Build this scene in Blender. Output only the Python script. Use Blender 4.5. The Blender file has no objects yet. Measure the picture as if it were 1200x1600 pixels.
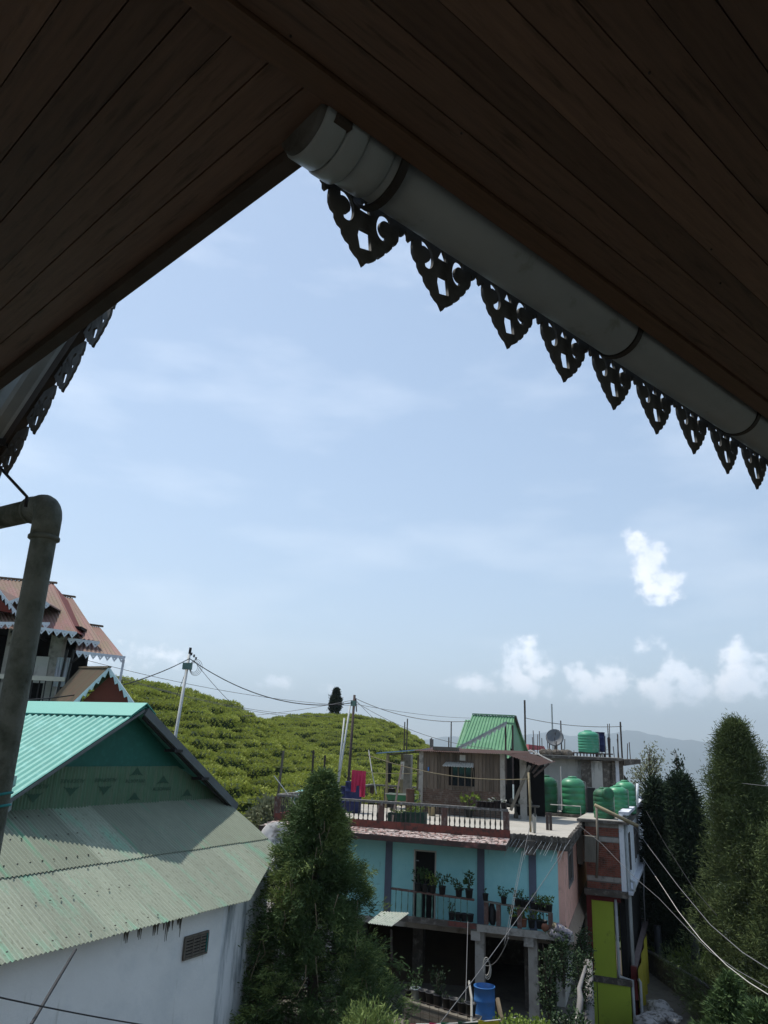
import bpy, math, random
import numpy as np
from mathutils import Vector, Matrix
random.seed(7); rng = np.random.default_rng(7)
scn = bpy.context.scene
col = scn.collection
R = math.radians
# ------------------------------------------------------------------ camera
EYE = np.array([0., 0., 9.])
F_PX = 1156.0                       # focal length for a 1200 x 1600 picture
_dx, _dy = 754. - 600., -2850. - 800.
_d = math.hypot(_dx, _dy)
PITCH = math.atan(F_PX / _d)
_u = np.array([_dx / _d, _dy / _d]); _r = np.array([-_u[1], _u[0]])
cd = bpy.data.cameras.new("camera"); cam = bpy.data.objects.new("camera", cd); col.objects.link(cam)
cd.sensor_fit = 'VERTICAL'; cd.sensor_height = 36.0; cd.sensor_width = 27.0
cd.lens = F_PX / 1600 * 36.0
cd.clip_start = 0.05; cd.clip_end = 60000
cam.location = EYE
cam.rotation_euler = (Matrix.Rotation(R(90) + PITCH, 3, 'X') @ Matrix.Rotation(math.atan2(_dx, -_dy), 3, 'Z')).to_euler()
scn.camera = cam
# ------------------------------------------------------------------ sky, sun, exposure
SUN_AZ, SUN_EL = -60.0, 64.0
scn.view_settings.view_transform = 'Standard'; scn.view_settings.look = 'None'
scn.view_settings.exposure = 1.0; scn.view_settings.gamma = 1.0
scn.view_settings.use_curve_mapping = False
sd = bpy.data.lights.new("sun", 'SUN'); sun = bpy.data.objects.new("sun", sd); col.objects.link(sun)
sd.energy = 2.5; sd.angle = R(0.6); sd.color = (1.0, 0.95, 0.87)
_s = Vector((math.sin(R(SUN_AZ)) * math.cos(R(SUN_EL)), math.cos(R(SUN_AZ)) * math.cos(R(SUN_EL)), math.sin(R(SUN_EL))))
sun.rotation_euler = _s.to_track_quat('Z', 'Y').to_euler()


def ray(px, py):
    v = np.array([px - 600., py - 800.]); a = v @ _r; b = v @ _u
    return np.array([a, F_PX * math.cos(PITCH) - b * math.sin(PITCH), F_PX * math.sin(PITCH) + b * math.cos(PITCH)])
def PD(px, py, d):
    q = ray(px, py); return EYE + q * (d / math.hypot(q[0], q[1]))
def PZ(px, py, z):
    q = ray(px, py); return EYE + q * ((z - 9.) / q[2])
def proj_y(p):
    p = np.array(p, float) - EYE
    f = p[1] * math.cos(PITCH) + p[2] * math.sin(PITCH); b = -p[1] * math.sin(PITCH) + p[2] * math.cos(PITCH)
    return 800 + ((p[0] * _r + b * _u) * F_PX / f)[1]
def PH(py, xy):
    yy = xy[1]; lo, hi = 9. - yy * math.cos(PITCH) / math.sin(PITCH) * .9, 200.
    for _ in range(40):
        m = (lo + hi) / 2
        if proj_y((xy[0], xy[1], m)) > py: lo = m
        else: hi = m
    return lo
class Frame:
    """a horizontal frame: x along azimuth az, y a quarter turn to its left"""
    def __init__(s, xy, az):
        s.o = np.array(xy, float)[:2]; s.X = np.array([math.sin(R(az)), math.cos(R(az))]); s.Y = np.array([-s.X[1], s.X[0]])
        s.rot = math.atan2(s.X[1], s.X[0])
    def p(s, px, py, y=0.):
        o = s.o + s.Y * y; q = ray(px, py); n = s.Y
        t = ((o - EYE[:2]) @ n) / (q[:2] @ n); w = EYE + q * t
        return float((w[:2] - o) @ s.X), float(w[2])
    def px_side(s, px, py, x=0.):
        o = s.o + s.X * x; q = ray(px, py); n = s.X
        t = ((o - EYE[:2]) @ n) / (q[:2] @ n); w = EYE + q * t
        return float((w[:2] - o) @ s.Y), float(w[2])
    def z(s, px, py, z):
        w = PZ(px, py, z)[:2] - s.o; return float(w @ s.X), float(w @ s.Y)
    def w(s, x, y, z=0.): 
        a = s.o + s.X * x + s.Y * y; return np.array([a[0], a[1], z])
    def l(s, P):
        a = np.array(P[:2]) - s.o; return np.array([a @ s.X, a @ s.Y, P[2]])

# ------------------------------------------------------------------ materials
def nd(nt, t, **k):
    n = nt.nodes.new(t)
    for a, v in k.items():
        if hasattr(n, a): setattr(n, a, v)
        else: n.inputs[a].default_value = v
    return n
MATS = {}
def M(name, c1, c2=None, sc=3.0, rough=0.8, bump=0.0, bsc=40.0, metal=0.0, st=(1, 1, 1), c3=None, c3sc=1.5, c3t=0.6, c3w=0.08, c3st=None,
      uv=False, orand=0.0, spec=0.3, transl=0.0, emit=None, detail=6.0, c4=None, c4sc=4.0, c4t=0.62, c4st=None):
    if name in MATS: return MATS[name]
    m = bpy.data.materials.new(name); m.use_nodes = True; nt = m.node_tree; L = nt.links
    bs = nt.nodes['Principled BSDF']; out = nt.nodes['Material Output']
    bs.inputs['Roughness'].default_value = rough; bs.inputs['Metallic'].default_value = metal
    bs.inputs['Specular IOR Level'].default_value = spec
    tc = nd(nt, 'ShaderNodeTexCoord'); src = tc.outputs['UV' if uv else 'Object']
    def mapped(s_):
        mp = nd(nt, 'ShaderNodeMapping'); mp.inputs['Scale'].default_value = s_; L.new(src, mp.inputs['Vector'])
        if orand:
            oi = nd(nt, 'ShaderNodeObjectInfo'); mu = nd(nt, 'ShaderNodeMath', operation='MULTIPLY'); mu.inputs[1].default_value = 37.0
            L.new(oi.outputs['Random'], mu.inputs[0]); cm = nd(nt, 'ShaderNodeCombineXYZ')
            L.new(mu.outputs[0], cm.inputs[0]); L.new(mu.outputs[0], cm.inputs[1]); L.new(cm.outputs[0], mp.inputs['Location'])
        return mp.outputs[0]
    v = mapped(st)
    def noise(scale, vec, det=detail):
        n = nd(nt, 'ShaderNodeTexNoise'); n.inputs['Scale'].default_value = scale; n.inputs['Detail'].default_value = det
        n.inputs['Roughness'].default_value = 0.62; L.new(vec, n.inputs['Vector']); return n.outputs['Fac']
    def ramp(fac, a, b):
        r = nd(nt, 'ShaderNodeMapRange'); r.inputs['From Min'].default_value = a; r.inputs['From Max'].default_value = b; L.new(fac, r.inputs['Value']); return r.outputs[0]
    def mix(f, a, b):
        x = nd(nt, 'ShaderNodeMix', data_type='RGBA')
        L.new(f, x.inputs['Factor'])
        for s_, i in ((a, 6), (b, 7)):
            if isinstance(s_, tuple): x.inputs[i].default_value = (*s_, 1)
            else: L.new(s_, x.inputs[i])
        return x.outputs[2]
    c2 = c2 or tuple(x * 0.8 for x in c1)
    c = mix(ramp(noise(sc, v), 0.3, 0.7), c1, c2)
    if c3: c = mix(ramp(noise(c3sc, mapped(c3st) if c3st else v), c3t - c3w, c3t + c3w), c, c3)
    if c4: c = mix(ramp(noise(c4sc, mapped(c4st) if c4st else v), c4t - .04, c4t + .04), c, c4)
    if orand:
        oi = nd(nt, 'ShaderNodeObjectInfo'); mr = nd(nt, 'ShaderNodeMapRange'); mr.inputs['To Min'].default_value = 1 - orand; mr.inputs['To Max'].default_value = 1 + orand
        L.new(oi.outputs['Random'], mr.inputs['Value']); hs = nd(nt, 'ShaderNodeHueSaturation'); L.new(mr.outputs[0], hs.inputs['Value']); L.new(c, hs.inputs['Color']); c = hs.outputs[0]
    L.new(c, bs.inputs['Base Color'])
    if bump:
        b = nd(nt, 'ShaderNodeBump'); b.inputs['Strength'].default_value = bump; b.inputs['Distance'].default_value = 0.02
        L.new(noise(bsc, v, 4), b.inputs['Height']); L.new(b.outputs[0], bs.inputs['Normal'])
    if transl:
        t = nd(nt, 'ShaderNodeBsdfTranslucent'); L.new(c, t.inputs['Color']); ms = nd(nt, 'ShaderNodeMixShader'); ms.inputs[0].default_value = transl
        L.new(bs.outputs[0], ms.inputs[1]); L.new(t.outputs[0], ms.inputs[2]); L.new(ms.outputs[0], out.inputs['Surface'])
    MATS[name] = m; return m

# ------------------------------------------------------------------ mesh helpers
class MB:
    def __init__(s): s.v = []; s.f = []; s.uv = None
    def poly(s, pts):
        n = len(s.v); s.v += [tuple(map(float, p)) for p in pts]; s.f.append(tuple(range(n, n + len(pts)))); return s
    def hexa(s, b, t):
        n = len(s.v); s.v += [tuple(map(float, p)) for p in b] + [tuple(map(float, p)) for p in t]
        s.f += [(n + 3, n + 2, n + 1, n), (n + 4, n + 5, n + 6, n + 7)] + [(n + i, n + (i + 1) % 4, n + 4 + (i + 1) % 4, n + 4 + i) for i in range(4)]; return s
    def box(s, x0, x1, y0, y1, z0, z1):
        return s.hexa([(x0, y0, z0), (x1, y0, z0), (x1, y1, z0), (x0, y1, z0)], [(x0, y0, z1), (x1, y0, z1), (x1, y1, z1), (x0, y1, z1)])
    def ext(s, pts, vec):
        """a polygon swept along vec"""
        n = len(s.v); k = len(pts); v = np.array(vec, float)
        s.v += [tuple(map(float, p)) for p in pts] + [tuple(map(float, np.array(p) + v)) for p in pts]
        s.f += [tuple(range(n + k - 1, n - 1, -1)), tuple(range(n + k, n + 2 * k))] + [(n + i, n + (i + 1) % k, n + k + (i + 1) % k, n + k + i) for i in range(k)]; return s
    def beam(s, p, q, w, h, up=(0, 0, 1)):
        p = np.array(p, float); q = np.array(q, float); d = q - p; d /= np.linalg.norm(d); up = np.array(up, float)
        a = np.cross(d, up); 
        if np.linalg.norm(a) < 1e-4: a = np.cross(d, (1, 0, 0))
        a /= np.linalg.norm(a); b = np.cross(a, d); a = a * w / 2; b = b * h / 2
        return s.hexa([p - a - b, p + a - b, p + a + b, p - a + b], [q - a - b, q + a - b, q + a + b, q - a + b])
    def tube(s, pts, r, n=7, caps=True):
        pts = [np.array(p, float) for p in pts]; k = len(pts); rs = r if hasattr(r, '__len__') else [r] * k
        base = len(s.v); prev = None
        for i, p in enumerate(pts):
            d = pts[min(i + 1, k - 1)] - pts[max(i - 1, 0)]; d = d / (np.linalg.norm(d) + 1e-12)
            if prev is None:
                a = np.cross(d, (0, 0, 1)); 
                if np.linalg.norm(a) < 0.05: a = np.cross(d, (1, 0, 0))
            else: a = prev - d * (prev @ d)
            a /= np.linalg.norm(a); prev = a; b = np.cross(d, a)
            for j in range(n):
                t = 2 * math.pi * j / n; s.v.append(tuple(p + rs[i] * (math.cos(t) * a + math.sin(t) * b)))
        for i in range(k - 1):
            for j in range(n):
                s.f.append((base + i * n + j, base + i * n + (j + 1) % n, base + (i + 1) * n + (j + 1) % n, base + (i + 1) * n + j))
        if caps: s.f += [tuple(base + j for j in range(n))[::-1], tuple(base + (k - 1) * n + j for j in range(n))]
        return s
    def lathe(s, prof, n=12, o=(0, 0, 0), axis=None):
        ax = np.array(axis, float) if axis is not None else np.array([0, 0, 1.]); ax /= np.linalg.norm(ax)
        a = np.cross(ax, (1, 0, 0)); 
        if np.linalg.norm(a) < .1: a = np.cross(ax, (0, 1, 0))
        a /= np.linalg.norm(a); b = np.cross(ax, a); o = np.array(o, float); base = len(s.v); k = len(prof)
        for r, z in prof:
            for j in range(n):
                t = 2 * math.pi * j / n; s.v.append(tuple(o + ax * z + r * (math.cos(t) * a + math.sin(t) * b)))
        for i in range(k - 1):
            for j in range(n): s.f.append((base + i * n + j, base + i * n + (j + 1) % n, base + (i + 1) * n + (j + 1) % n, base + (i + 1) * n + j))
        s.f += [tuple(base + j for j in range(n))[::-1], tuple(base + (k - 1) * n + j for j in range(n))]
        return s
    def mesh(s, name, smooth=False):
        me = bpy.data.meshes.new(name); me.from_pydata(s.v, [], s.f)
        if s.uv is not None:
            l = me.uv_layers.new(name='UVMap'); idx = np.zeros(len(me.loops), dtype=np.int32); me.loops.foreach_get('vertex_index', idx)
            l.data.foreach_set('uv', np.array(s.uv, dtype=np.float32)[idx].ravel())
        if smooth: me.shade_smooth()
        me.update(); return me
    def obj(s, name, mat, parent=None, smooth=False, **tags):
        return link(name, s.mesh(name, smooth), mat, parent, **tags)
def link(name, me, mat=None, parent=None, loc=None, rot=None, scale=None, **tags):
    if mat is not None and not me.materials: me.materials.append(mat)
    o = bpy.data.objects.new(name, me); col.objects.link(o)
    if parent is not None: o.parent = parent
    if loc is not None: o.location = loc
    if rot is not None: o.rotation_euler = rot
    if scale is not None: o.scale = scale if hasattr(scale, '__len__') else (scale,) * 3
    for k, v in tags.items(): o[k] = v
    return o
def thing(name, label, cat, loc=(0, 0, 0), rz=0.0, group=None):
    o = bpy.data.objects.new(name, None); col.objects.link(o); o.location = loc; o.rotation_euler = (0, 0, rz); o.empty_display_size = .2
    o['label'] = label; o['category'] = cat
    if group: o['group'] = group
    return o
def tag(o, label, cat, group=None):
    o['label'] = label; o['category'] = cat
    if group: o['group'] = group
    return o
def copy_thing(root, loc=None, rz=None, label=None, scale=None):
    r = root.copy(); col.objects.link(r)
    if loc is not None: r.location = loc
    if rz is not None: r.rotation_euler = (0, 0, rz)
    if scale is not None: r.scale = scale if hasattr(scale, '__len__') else (scale,) * 3
    if label: r['label'] = label
    for ch in list(root.children):
        c = ch.copy(); col.objects.link(c); c.parent = r
        for g in list(ch.children):
            d = g.copy(); col.objects.link(d); d.parent = c
    return r
def corr(a, b, c, d, pitch=0.085, amp=0.012, prof='sin', seg=6, nv=3, th=0.004, jag=0.0):
    """corrugated sheet: a,b top edge (left,right), d,c bottom edge (left,right); ribs run from top to bottom"""
    a, b, c, d = [np.array(p, float) for p in (a, b, c, d)]
    W = max(np.linalg.norm(b - a), np.linalg.norm(c - d)); ribs = max(1, int(round(W / pitch))); nu = ribs * seg
    n = np.cross(b - a, d - a); n /= np.linalg.norm(n)
    if n[2] < 0: n = -n
    u = np.linspace(0, 1, nu + 1); ph = u * ribs
    if prof == 'sin': h = np.sin(ph * 2 * math.pi) * amp
    else:
        fr = ph % 1.0; h = np.where(fr < 0.34, amp, -amp * 0.2)
    m = MB(); m.uv = []
    Ll = (np.linalg.norm(d - a) + np.linalg.norm(c - b)) / 2
    rows = nv + 1
    for side in (0, 1):
        for i in range(rows):
            t = i / nv
            for j in range(nu + 1):
                p = (a * (1 - u[j]) + b * u[j]) * (1 - t) + (d * (1 - u[j]) + c * u[j]) * t + n * (h[j] - side * th)
                m.v.append(tuple(p)); m.uv.append((u[j] * W, t * Ll))
    k = nu + 1; off = rows * k
    for i in range(rows - 1):
        for j in range(nu):
            q = i * k + j; m.f.append((q, q + 1, q + k + 1, q + k)); m.f.append((q + off, q + off + k, q + off + k + 1, q + off + 1))
    for j in range(nu):
        for base in (0, (rows - 1) * k): m.f.append((base + j, base + j + 1, base + j + 1 + off, base + j + off))
    return m
def foliage(C, D, n, ln, wd, spread=0.8, pos=0.1, seed=1):
    """C: clump centres (N,3), D: their directions; n leaf blades each (diamonds); returns a mesh"""
    g = np.random.default_rng(seed); N = len(C); C = np.repeat(C, n, 0); D = np.repeat(D, n, 0)
    d = D + g.normal(0, spread, C.shape); d /= np.linalg.norm(d, axis=1)[:, None] + 1e-9
    b = C + g.normal(0, pos, C.shape)
    s = np.cross(d, g.normal(0, 1, C.shape)); s /= np.linalg.norm(s, axis=1)[:, None] + 1e-9
    l = ln * g.uniform(0.55, 1.25, (len(C), 1)); w = wd * g.uniform(0.7, 1.3, (len(C), 1))
    V = np.stack([b, b + d * l * 0.45 + s * w, b + d * l, b + d * l * 0.45 - s * w], 1).reshape(-1, 3)
    k = len(C); me = bpy.data.meshes.new('foliage'); me.vertices.add(4 * k); me.vertices.foreach_set('co', V.astype(np.float32).ravel())
    me.loops.add(4 * k); me.loops.foreach_set('vertex_index', np.arange(4 * k, dtype=np.int32))
    me.polygons.add(k); me.polygons.foreach_set('loop_start', np.arange(0, 4 * k, 4, dtype=np.int32))
    me.update(calc_edges=True); me.validate(); return me
def catenary(p, q, sag, n=14):
    p = np.array(p, float); q = np.array(q, float)
    return [p + (q - p) * t - np.array([0, 0, sag * 4 * t * (1 - t)]) for t in np.linspace(0, 1, n)]
def text_mesh(s, size, name='lettering', ext=0.0015):
    c = bpy.data.curves.new(name, 'FONT'); c.body = s; c.size = size; c.extrude = ext; c.align_x = 'CENTER'
    o = bpy.data.objects.new(name, c); col.objects.link(o); dg = bpy.context.evaluated_depsgraph_get(); dg.update()
    me = bpy.data.meshes.new_from_object(o.evaluated_get(dg)); bpy.data.objects.remove(o); bpy.data.curves.remove(c); return me
def flat_curve(loops, ext):
    c = bpy.data.curves.new('pattern', 'CURVE'); c.dimensions = '2D'; c.fill_mode = 'BOTH'; c.extrude = ext
    for lp in loops:
        s = c.splines.new('POLY'); s.points.add(len(lp) - 1); s.use_cyclic_u = True
        for i, (x, y) in enumerate(lp): s.points[i].co = (x, y, 0, 1)
    o = bpy.data.objects.new('pattern', c); col.objects.link(o); dg = bpy.context.evaluated_depsgraph_get(); dg.update()
    me = bpy.data.meshes.new_from_object(o.evaluated_get(dg)); bpy.data.objects.remove(o); bpy.data.curves.remove(c); return me

# ------------------------------------------------------------------ world: sky with a few cumulus clouds
def build_world():
    w = bpy.data.worlds.new("World"); scn.world = w; w.use_nodes = True; nt = w.node_tree; L = nt.links
    bg = nt.nodes['Background']; bg.inputs['Strength'].default_value = 0.12
    sky = nd(nt, 'ShaderNodeTexSky'); sky.sky_type = 'NISHITA'; sky.sun_disc = False
    sky.sun_elevation = R(SUN_EL); sky.sun_rotation = R(SUN_AZ); sky.altitude = 1800; sky.air_density = 1.0; sky.dust_density = 1.3; sky.ozone_density = 1.0
    tc = nd(nt, 'ShaderNodeTexCoord'); sp = nd(nt, 'ShaderNodeSeparateXYZ'); L.new(tc.outputs['Generated'], sp.inputs[0])
    def mth(op, a, b=None, clamp=False):
        n = nd(nt, 'ShaderNodeMath', operation=op); n.use_clamp = clamp
        for i, x in enumerate((a, b)):
            if x is None: continue
            if isinstance(x, (int, float)): n.inputs[i].default_value = x
            else: L.new(x, n.inputs[i])
        return n.outputs[0]
    az = mth('ARCTAN2', sp.outputs[0], sp.outputs[1]); el = mth('ARCSINE', sp.outputs[2])
    P = nd(nt, 'ShaderNodeCombineXYZ'); L.new(az, P.inputs[0]); L.new(el, P.inputs[1])
    def noise(scale, det, off=0., vec=None, rough=.6):
        mp = nd(nt, 'ShaderNodeMapping'); mp.inputs['Location'].default_value = (off, off * .7, 0)
        if vec: mp.inputs['Scale'].default_value = vec
        L.new(P.outputs[0], mp.inputs['Vector']); n = nd(nt, 'ShaderNodeTexNoise'); n.inputs['Scale'].default_value = scale; n.inputs['Detail'].default_value = det
        n.inputs['Roughness'].default_value = rough; L.new(mp.outputs[0], n.inputs['Vector']); return n.outputs['Fac']
    # a blob per cloud tower, in the directions where the clouds stand
    blobs = [(998, 848, 24, 26, 1), (1018, 880, 30, 30, 1), (1030, 912, 34, 26, 1), (1010, 900, 22, 26, .8), (1028, 938, 20, 16, .7),
             (818, 1030, 34, 28, 1), (838, 1050, 30, 20, .8), (745, 1070, 46, 18, .9), (805, 1066, 40, 22, .9), (862, 1080, 16, 12, .5),
             (905, 1066, 30, 24, .95), (955, 1058, 32, 30, 1), (930, 1080, 50, 22, .8), (1052, 1050, 26, 26, 1), (1030, 1075, 34, 24, .9),
             (1090, 1070, 46, 24, .95), (1160, 1030, 38, 28, .85), (1175, 1055, 34, 28, 1), (1135, 1070, 40, 24, .9), (1015, 1012, 18, 20, .5), (1060, 1095, 60, 18, .6),
             (1245, 1050, 46, 34, .9), (1330, 1070, 60, 26, .9), (1420, 1060, 50, 36, .9),
             (240, 1020, 64, 20, .6), (150, 1030, 40, 16, .5), (-80, 1030, 80, 30, .7), (425, 1068, 26, 13, .45), (505, 1082, 22, 8, .35)]
    wn = noise(34, 9, 3.1, rough=.62); warp = mth('MULTIPLY', mth('SUBTRACT', wn, .52), 3.3)
    tot = None
    for (px, py, rx, ry, s) in blobs:
        q = ray(px, py); a = math.atan2(q[0], q[1]); e = math.atan2(q[2], math.hypot(q[0], q[1]))
        vm = nd(nt, 'ShaderNodeVectorMath', operation='SUBTRACT'); L.new(P.outputs[0], vm.inputs[0]); vm.inputs[1].default_value = (a, e, 0)
        vs = nd(nt, 'ShaderNodeVectorMath', operation='MULTIPLY'); L.new(vm.outputs[0], vs.inputs[0]); vs.inputs[1].default_value = (1222. / rx, 1222. / ry, 0)
        ln = nd(nt, 'ShaderNodeVectorMath', operation='LENGTH'); L.new(vs.outputs[0], ln.inputs[0])
        f = mth('MULTIPLY', mth('SUBTRACT', 1.38, ln.outputs['Value']), s)
        tot = f if tot is None else mth('MAXIMUM', tot, f)
    dens = mth('ADD', mth('MINIMUM', tot, .9), warp)
    mr = nd(nt, 'ShaderNodeMapRange'); mr.interpolation_type = 'SMOOTHSTEP'; mr.inputs['From Min'].default_value = .12; mr.inputs['From Max'].default_value = .95; mr.inputs['To Max'].default_value = .8
    L.new(dens, mr.inputs['Value'])
    # thin high streaks over the whole sky
    st = nd(nt, 'ShaderNodeMapRange'); st.inputs['From Min'].default_value = .50; st.inputs['From Max'].default_value = .8; st.inputs['To Max'].default_value = .3
    L.new(noise(3.2, 7, 1.3, (1, 3.2, 1), .55), st.inputs['Value'])
    shade = nd(nt, 'ShaderNodeMapRange'); shade.inputs['From Min'].default_value = .38; shade.inputs['From Max'].default_value = .62; L.new(noise(26, 7, 8.2), shade.inputs['Value'])
    cc = nd(nt, 'ShaderNodeMix', data_type='RGBA'); L.new(shade.outputs[0], cc.inputs['Factor']); cc.inputs[6].default_value = (5.0, 5.3, 5.9, 1); cc.inputs[7].default_value = (6.2, 6.15, 6.4, 1)
    gm = nd(nt, 'ShaderNodeGamma'); gm.inputs['Gamma'].default_value = SKY_GAMMA; L.new(sky.outputs[0], gm.inputs[0])
    hs = nd(nt, 'ShaderNodeHueSaturation'); hs.inputs['Saturation'].default_value = SKY_SAT; hs.inputs['Value'].default_value = SKY_VAL; L.new(gm.outputs[0], hs.inputs['Color'])
    m1 = nd(nt, 'ShaderNodeMix', data_type='RGBA'); L.new(st.outputs[0], m1.inputs['Factor']); L.new(hs.outputs[0], m1.inputs[6]); m1.inputs[7].default_value = (5.6, 5.9, 6.4, 1)
    m2 = nd(nt, 'ShaderNodeMix', data_type='RGBA'); L.new(mr.outputs[0], m2.inputs['Factor']); L.new(m1.outputs[2], m2.inputs[6]); L.new(cc.outputs[2], m2.inputs[7])
    L.new(m2.outputs[2], bg.inputs['Color'])
    ek = nd(nt, 'ShaderNodeMapRange'); L.new(el, ek.inputs['Value']); ek.inputs['From Min'].default_value = .08; ek.inputs['From Max'].default_value = .24; ek.inputs['To Min'].default_value = 1.45; ek.inputs['To Max'].default_value = 1.0
    ch_ = nd(nt, 'ShaderNodeVectorMath', operation='SCALE'); L.new(cc.outputs[2], ch_.inputs[0]); L.new(ek.outputs[0], ch_.inputs['Scale']); L.new(ch_.outputs[0], m2.inputs[7])
SKY_GAMMA, SKY_SAT, SKY_VAL = 0.56, 1.14, 1.60
build_world()

# ------------------------------------------------------------------ palette
m_soffit = M('ceiling wood', (.105, .066, .044), (.068, .043, .030), sc=2.2, rough=.55, st=(1.5, 22, 22), bump=.15, bsc=30, uv=True, orand=.30, c3=(.035, .022, .013), c3sc=5, c3t=.62, c3st=(.7, 7, 7), c4=(.012, .009, .007), c4sc=3, c4t=.77, c4st=(3.5, 5, 5))
m_trim = M('trim wood', (.09, .052, .03), (.06, .036, .022), sc=3, st=(1.5, 20, 20), uv=True, rough=.5)
m_fascia = M('fascia wood', (.05, .04, .033), (.03, .025, .02), sc=6, rough=.8)
m_pvc = M('grey gutter plastic', (.23, .27, .28), (.19, .225, .235), sc=2.5, rough=.4, c3=(.08, .095, .06), c3sc=5, c3t=.68, c3w=.1, bump=.05)
m_pvcdirty = M('dirty pipe plastic', (.20, .22, .19), (.12, .14, .115), sc=7, rough=.7, c3=(.05, .065, .045), c3sc=11, c3t=.57, c3w=.12, bump=.4, bsc=60)
m_black = M('black iron', (.012, .012, .013), (.02, .018, .016), rough=.6)
m_fret = M('grey painted fretwork', (.085, .088, .085), (.055, .056, .052), sc=8, rough=.85, c3=(.03, .03, .025), c3sc=5, c3t=.6)
m_galv = M('galvanised sheet', (.38, .42, .42), (.28, .32, .32), sc=4, rough=.45, metal=.3)
m_whitewall = M('old white plaster', (.81, .83, .80), (.75, .77, .74), sc=1.4, rough=.92, bump=.25, bsc=18, c3=(.62, .66, .65), c3sc=1.1, c3t=.63, c3w=.16, c4=(.60, .62, .58), c4sc=2.4, c4t=.66, c4st=(2.6, 2.6, .35))
m_stainwall = M('stained white plaster', (.80, .82, .82), (.72, .76, .76), sc=1.2, rough=.92, bump=.25, bsc=18, c3=(.20, .24, .25), c3sc=1.6, c3t=.55, c3w=.1, c3st=(1.6, 1.6, .35), c4=(.10, .075, .03), c4sc=1.9, c4t=.66, c4st=(1.8, 1.8, .3))
m_teal = M('teal roof paint', (.09, .37, .30), (.075, .32, .265), sc=1.2, rough=.6, uv=True, c3=(.16, .46, .40), c3sc=3, c3t=.6, spec=.5)
m_tealgable = M('dark green gable paint', (.015, .115, .085), (.012, .095, .07), sc=2, rough=.6, c3=(.02, .13, .10), c3sc=9)
m_dgreen = M('dark green sheet', (.07, .16, .09), (.055, .13, .072), sc=2.5, rough=.6, uv=True, st=(5, .6, 1), c3=(.11, .155, .10), c3sc=1.6, c3t=.5, c3w=.15)
m_oldgreen = M('faded green sheet', (.285, .32, .245), (.235, .265, .20), sc=1.6, rough=.62, uv=True, st=(3.5, .7, 1), c3=(.19, .36, .25), c3sc=1.3, c3t=.6, c3w=.08, c3st=(2.4, .35, 1), c4=(.19, .21, .155), c4sc=11, c4t=.6, orand=.14, bump=.2, bsc=30)
m_oldgrey = M('grey green weathered sheet', (.225, .255, .19), (.19, .215, .16), sc=2.2, rough=.75, uv=True, st=(2.5, .9, 1), c3=(.14, .28, .18), c3sc=1.2, c3t=.62, c3w=.05, c3st=(2.5, .3, 1), c4=(.17, .17, .14), c4sc=7, c4t=.66, orand=.08)
m_redroof = M('faded red roof sheet', (.28, .145, .135), (.23, .125, .115), sc=2, rough=.7, uv=True, st=(2, .5, 1), c3=(.20, .145, .10), c3sc=.9, c3t=.47, c3w=.12)
m_brownroof = M('brown weathered roof sheet', (.17, .125, .08), (.14, .10, .065), sc=2, rough=.8, uv=True, st=(2, .5, 1), c3=(.22, .10, .075), c3sc=.9, c3t=.6)
m_redboard = M('red gable board', (.14, .022, .012), (.11, .017, .01), sc=3, rough=.7)
m_white = M('white fretwork paint', (.62, .64, .68), (.52, .54, .58), sc=6, rough=.8)
m_cream = M('cream paint', (.55, .50, .42), (.45, .41, .35), sc=3, rough=.85)
m_turq = M('turquoise plaster', (.34, .69, .69), (.30, .64, .64), sc=.8, rough=.9, bump=.15, bsc=25, c3=(.38, .72, .71), c3sc=3, c3t=.55, c3w=.2, c4=(.25, .52, .51), c4sc=2.2, c4t=.66, c4st=(2.5, 2.5, .5))
m_pil = M('slate blue pilaster', (.13, .145, .19), (.11, .125, .165), sc=2, rough=.9)
m_peach = M('peach plaster', (.76, .44, .35), (.69, .39, .31), sc=1.2, rough=.9, bump=.15, bsc=25, c3=(.38, .24, .19), c3sc=2.4, c3t=.62)
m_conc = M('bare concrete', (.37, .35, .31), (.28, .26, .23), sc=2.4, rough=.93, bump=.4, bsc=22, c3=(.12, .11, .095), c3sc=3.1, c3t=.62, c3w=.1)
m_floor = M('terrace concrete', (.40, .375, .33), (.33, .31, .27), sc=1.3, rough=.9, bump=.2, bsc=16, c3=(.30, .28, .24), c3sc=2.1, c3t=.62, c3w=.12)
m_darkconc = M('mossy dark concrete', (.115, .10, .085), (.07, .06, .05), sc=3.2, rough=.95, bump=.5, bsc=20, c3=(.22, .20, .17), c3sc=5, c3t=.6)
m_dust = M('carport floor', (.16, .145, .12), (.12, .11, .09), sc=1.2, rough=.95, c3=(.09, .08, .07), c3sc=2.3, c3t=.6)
m_balus = M('blackened baluster', (.075, .075, .065), (.045, .045, .042), sc=9, rough=.9, c3=(.16, .16, .14), c3sc=7, c3t=.64)
m_rail = M('lichened rail', (.19, .18, .16), (.11, .10, .09), sc=5, rough=.95, c3=(.33, .32, .30), c3sc=8, c3t=.58)
m_redband = M('worn red band', (.20, .055, .04), (.13, .05, .04), sc=4, rough=.9, c3=(.05, .04, .035), c3sc=6, c3t=.56, c3w=.1)
m_redpost = M('mottled red post', (.14, .07, .055), (.09, .06, .05), sc=5, rough=.9, c3=(.20, .18, .16), c3sc=7, c3t=.6)
m_tile = M('flaking red tile', (.60, .52, .48), (.50, .40, .37), sc=7, rough=.9, c3=(.34, .13, .10), c3sc=9, c3t=.56, c3w=.07, c4=(.035, .025, .02), c4sc=7, c4t=.545, orand=.1)
m_gbal = M('green balcony baluster', (.13, .25, .19), (.10, .19, .15), sc=7, rough=.85)
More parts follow.
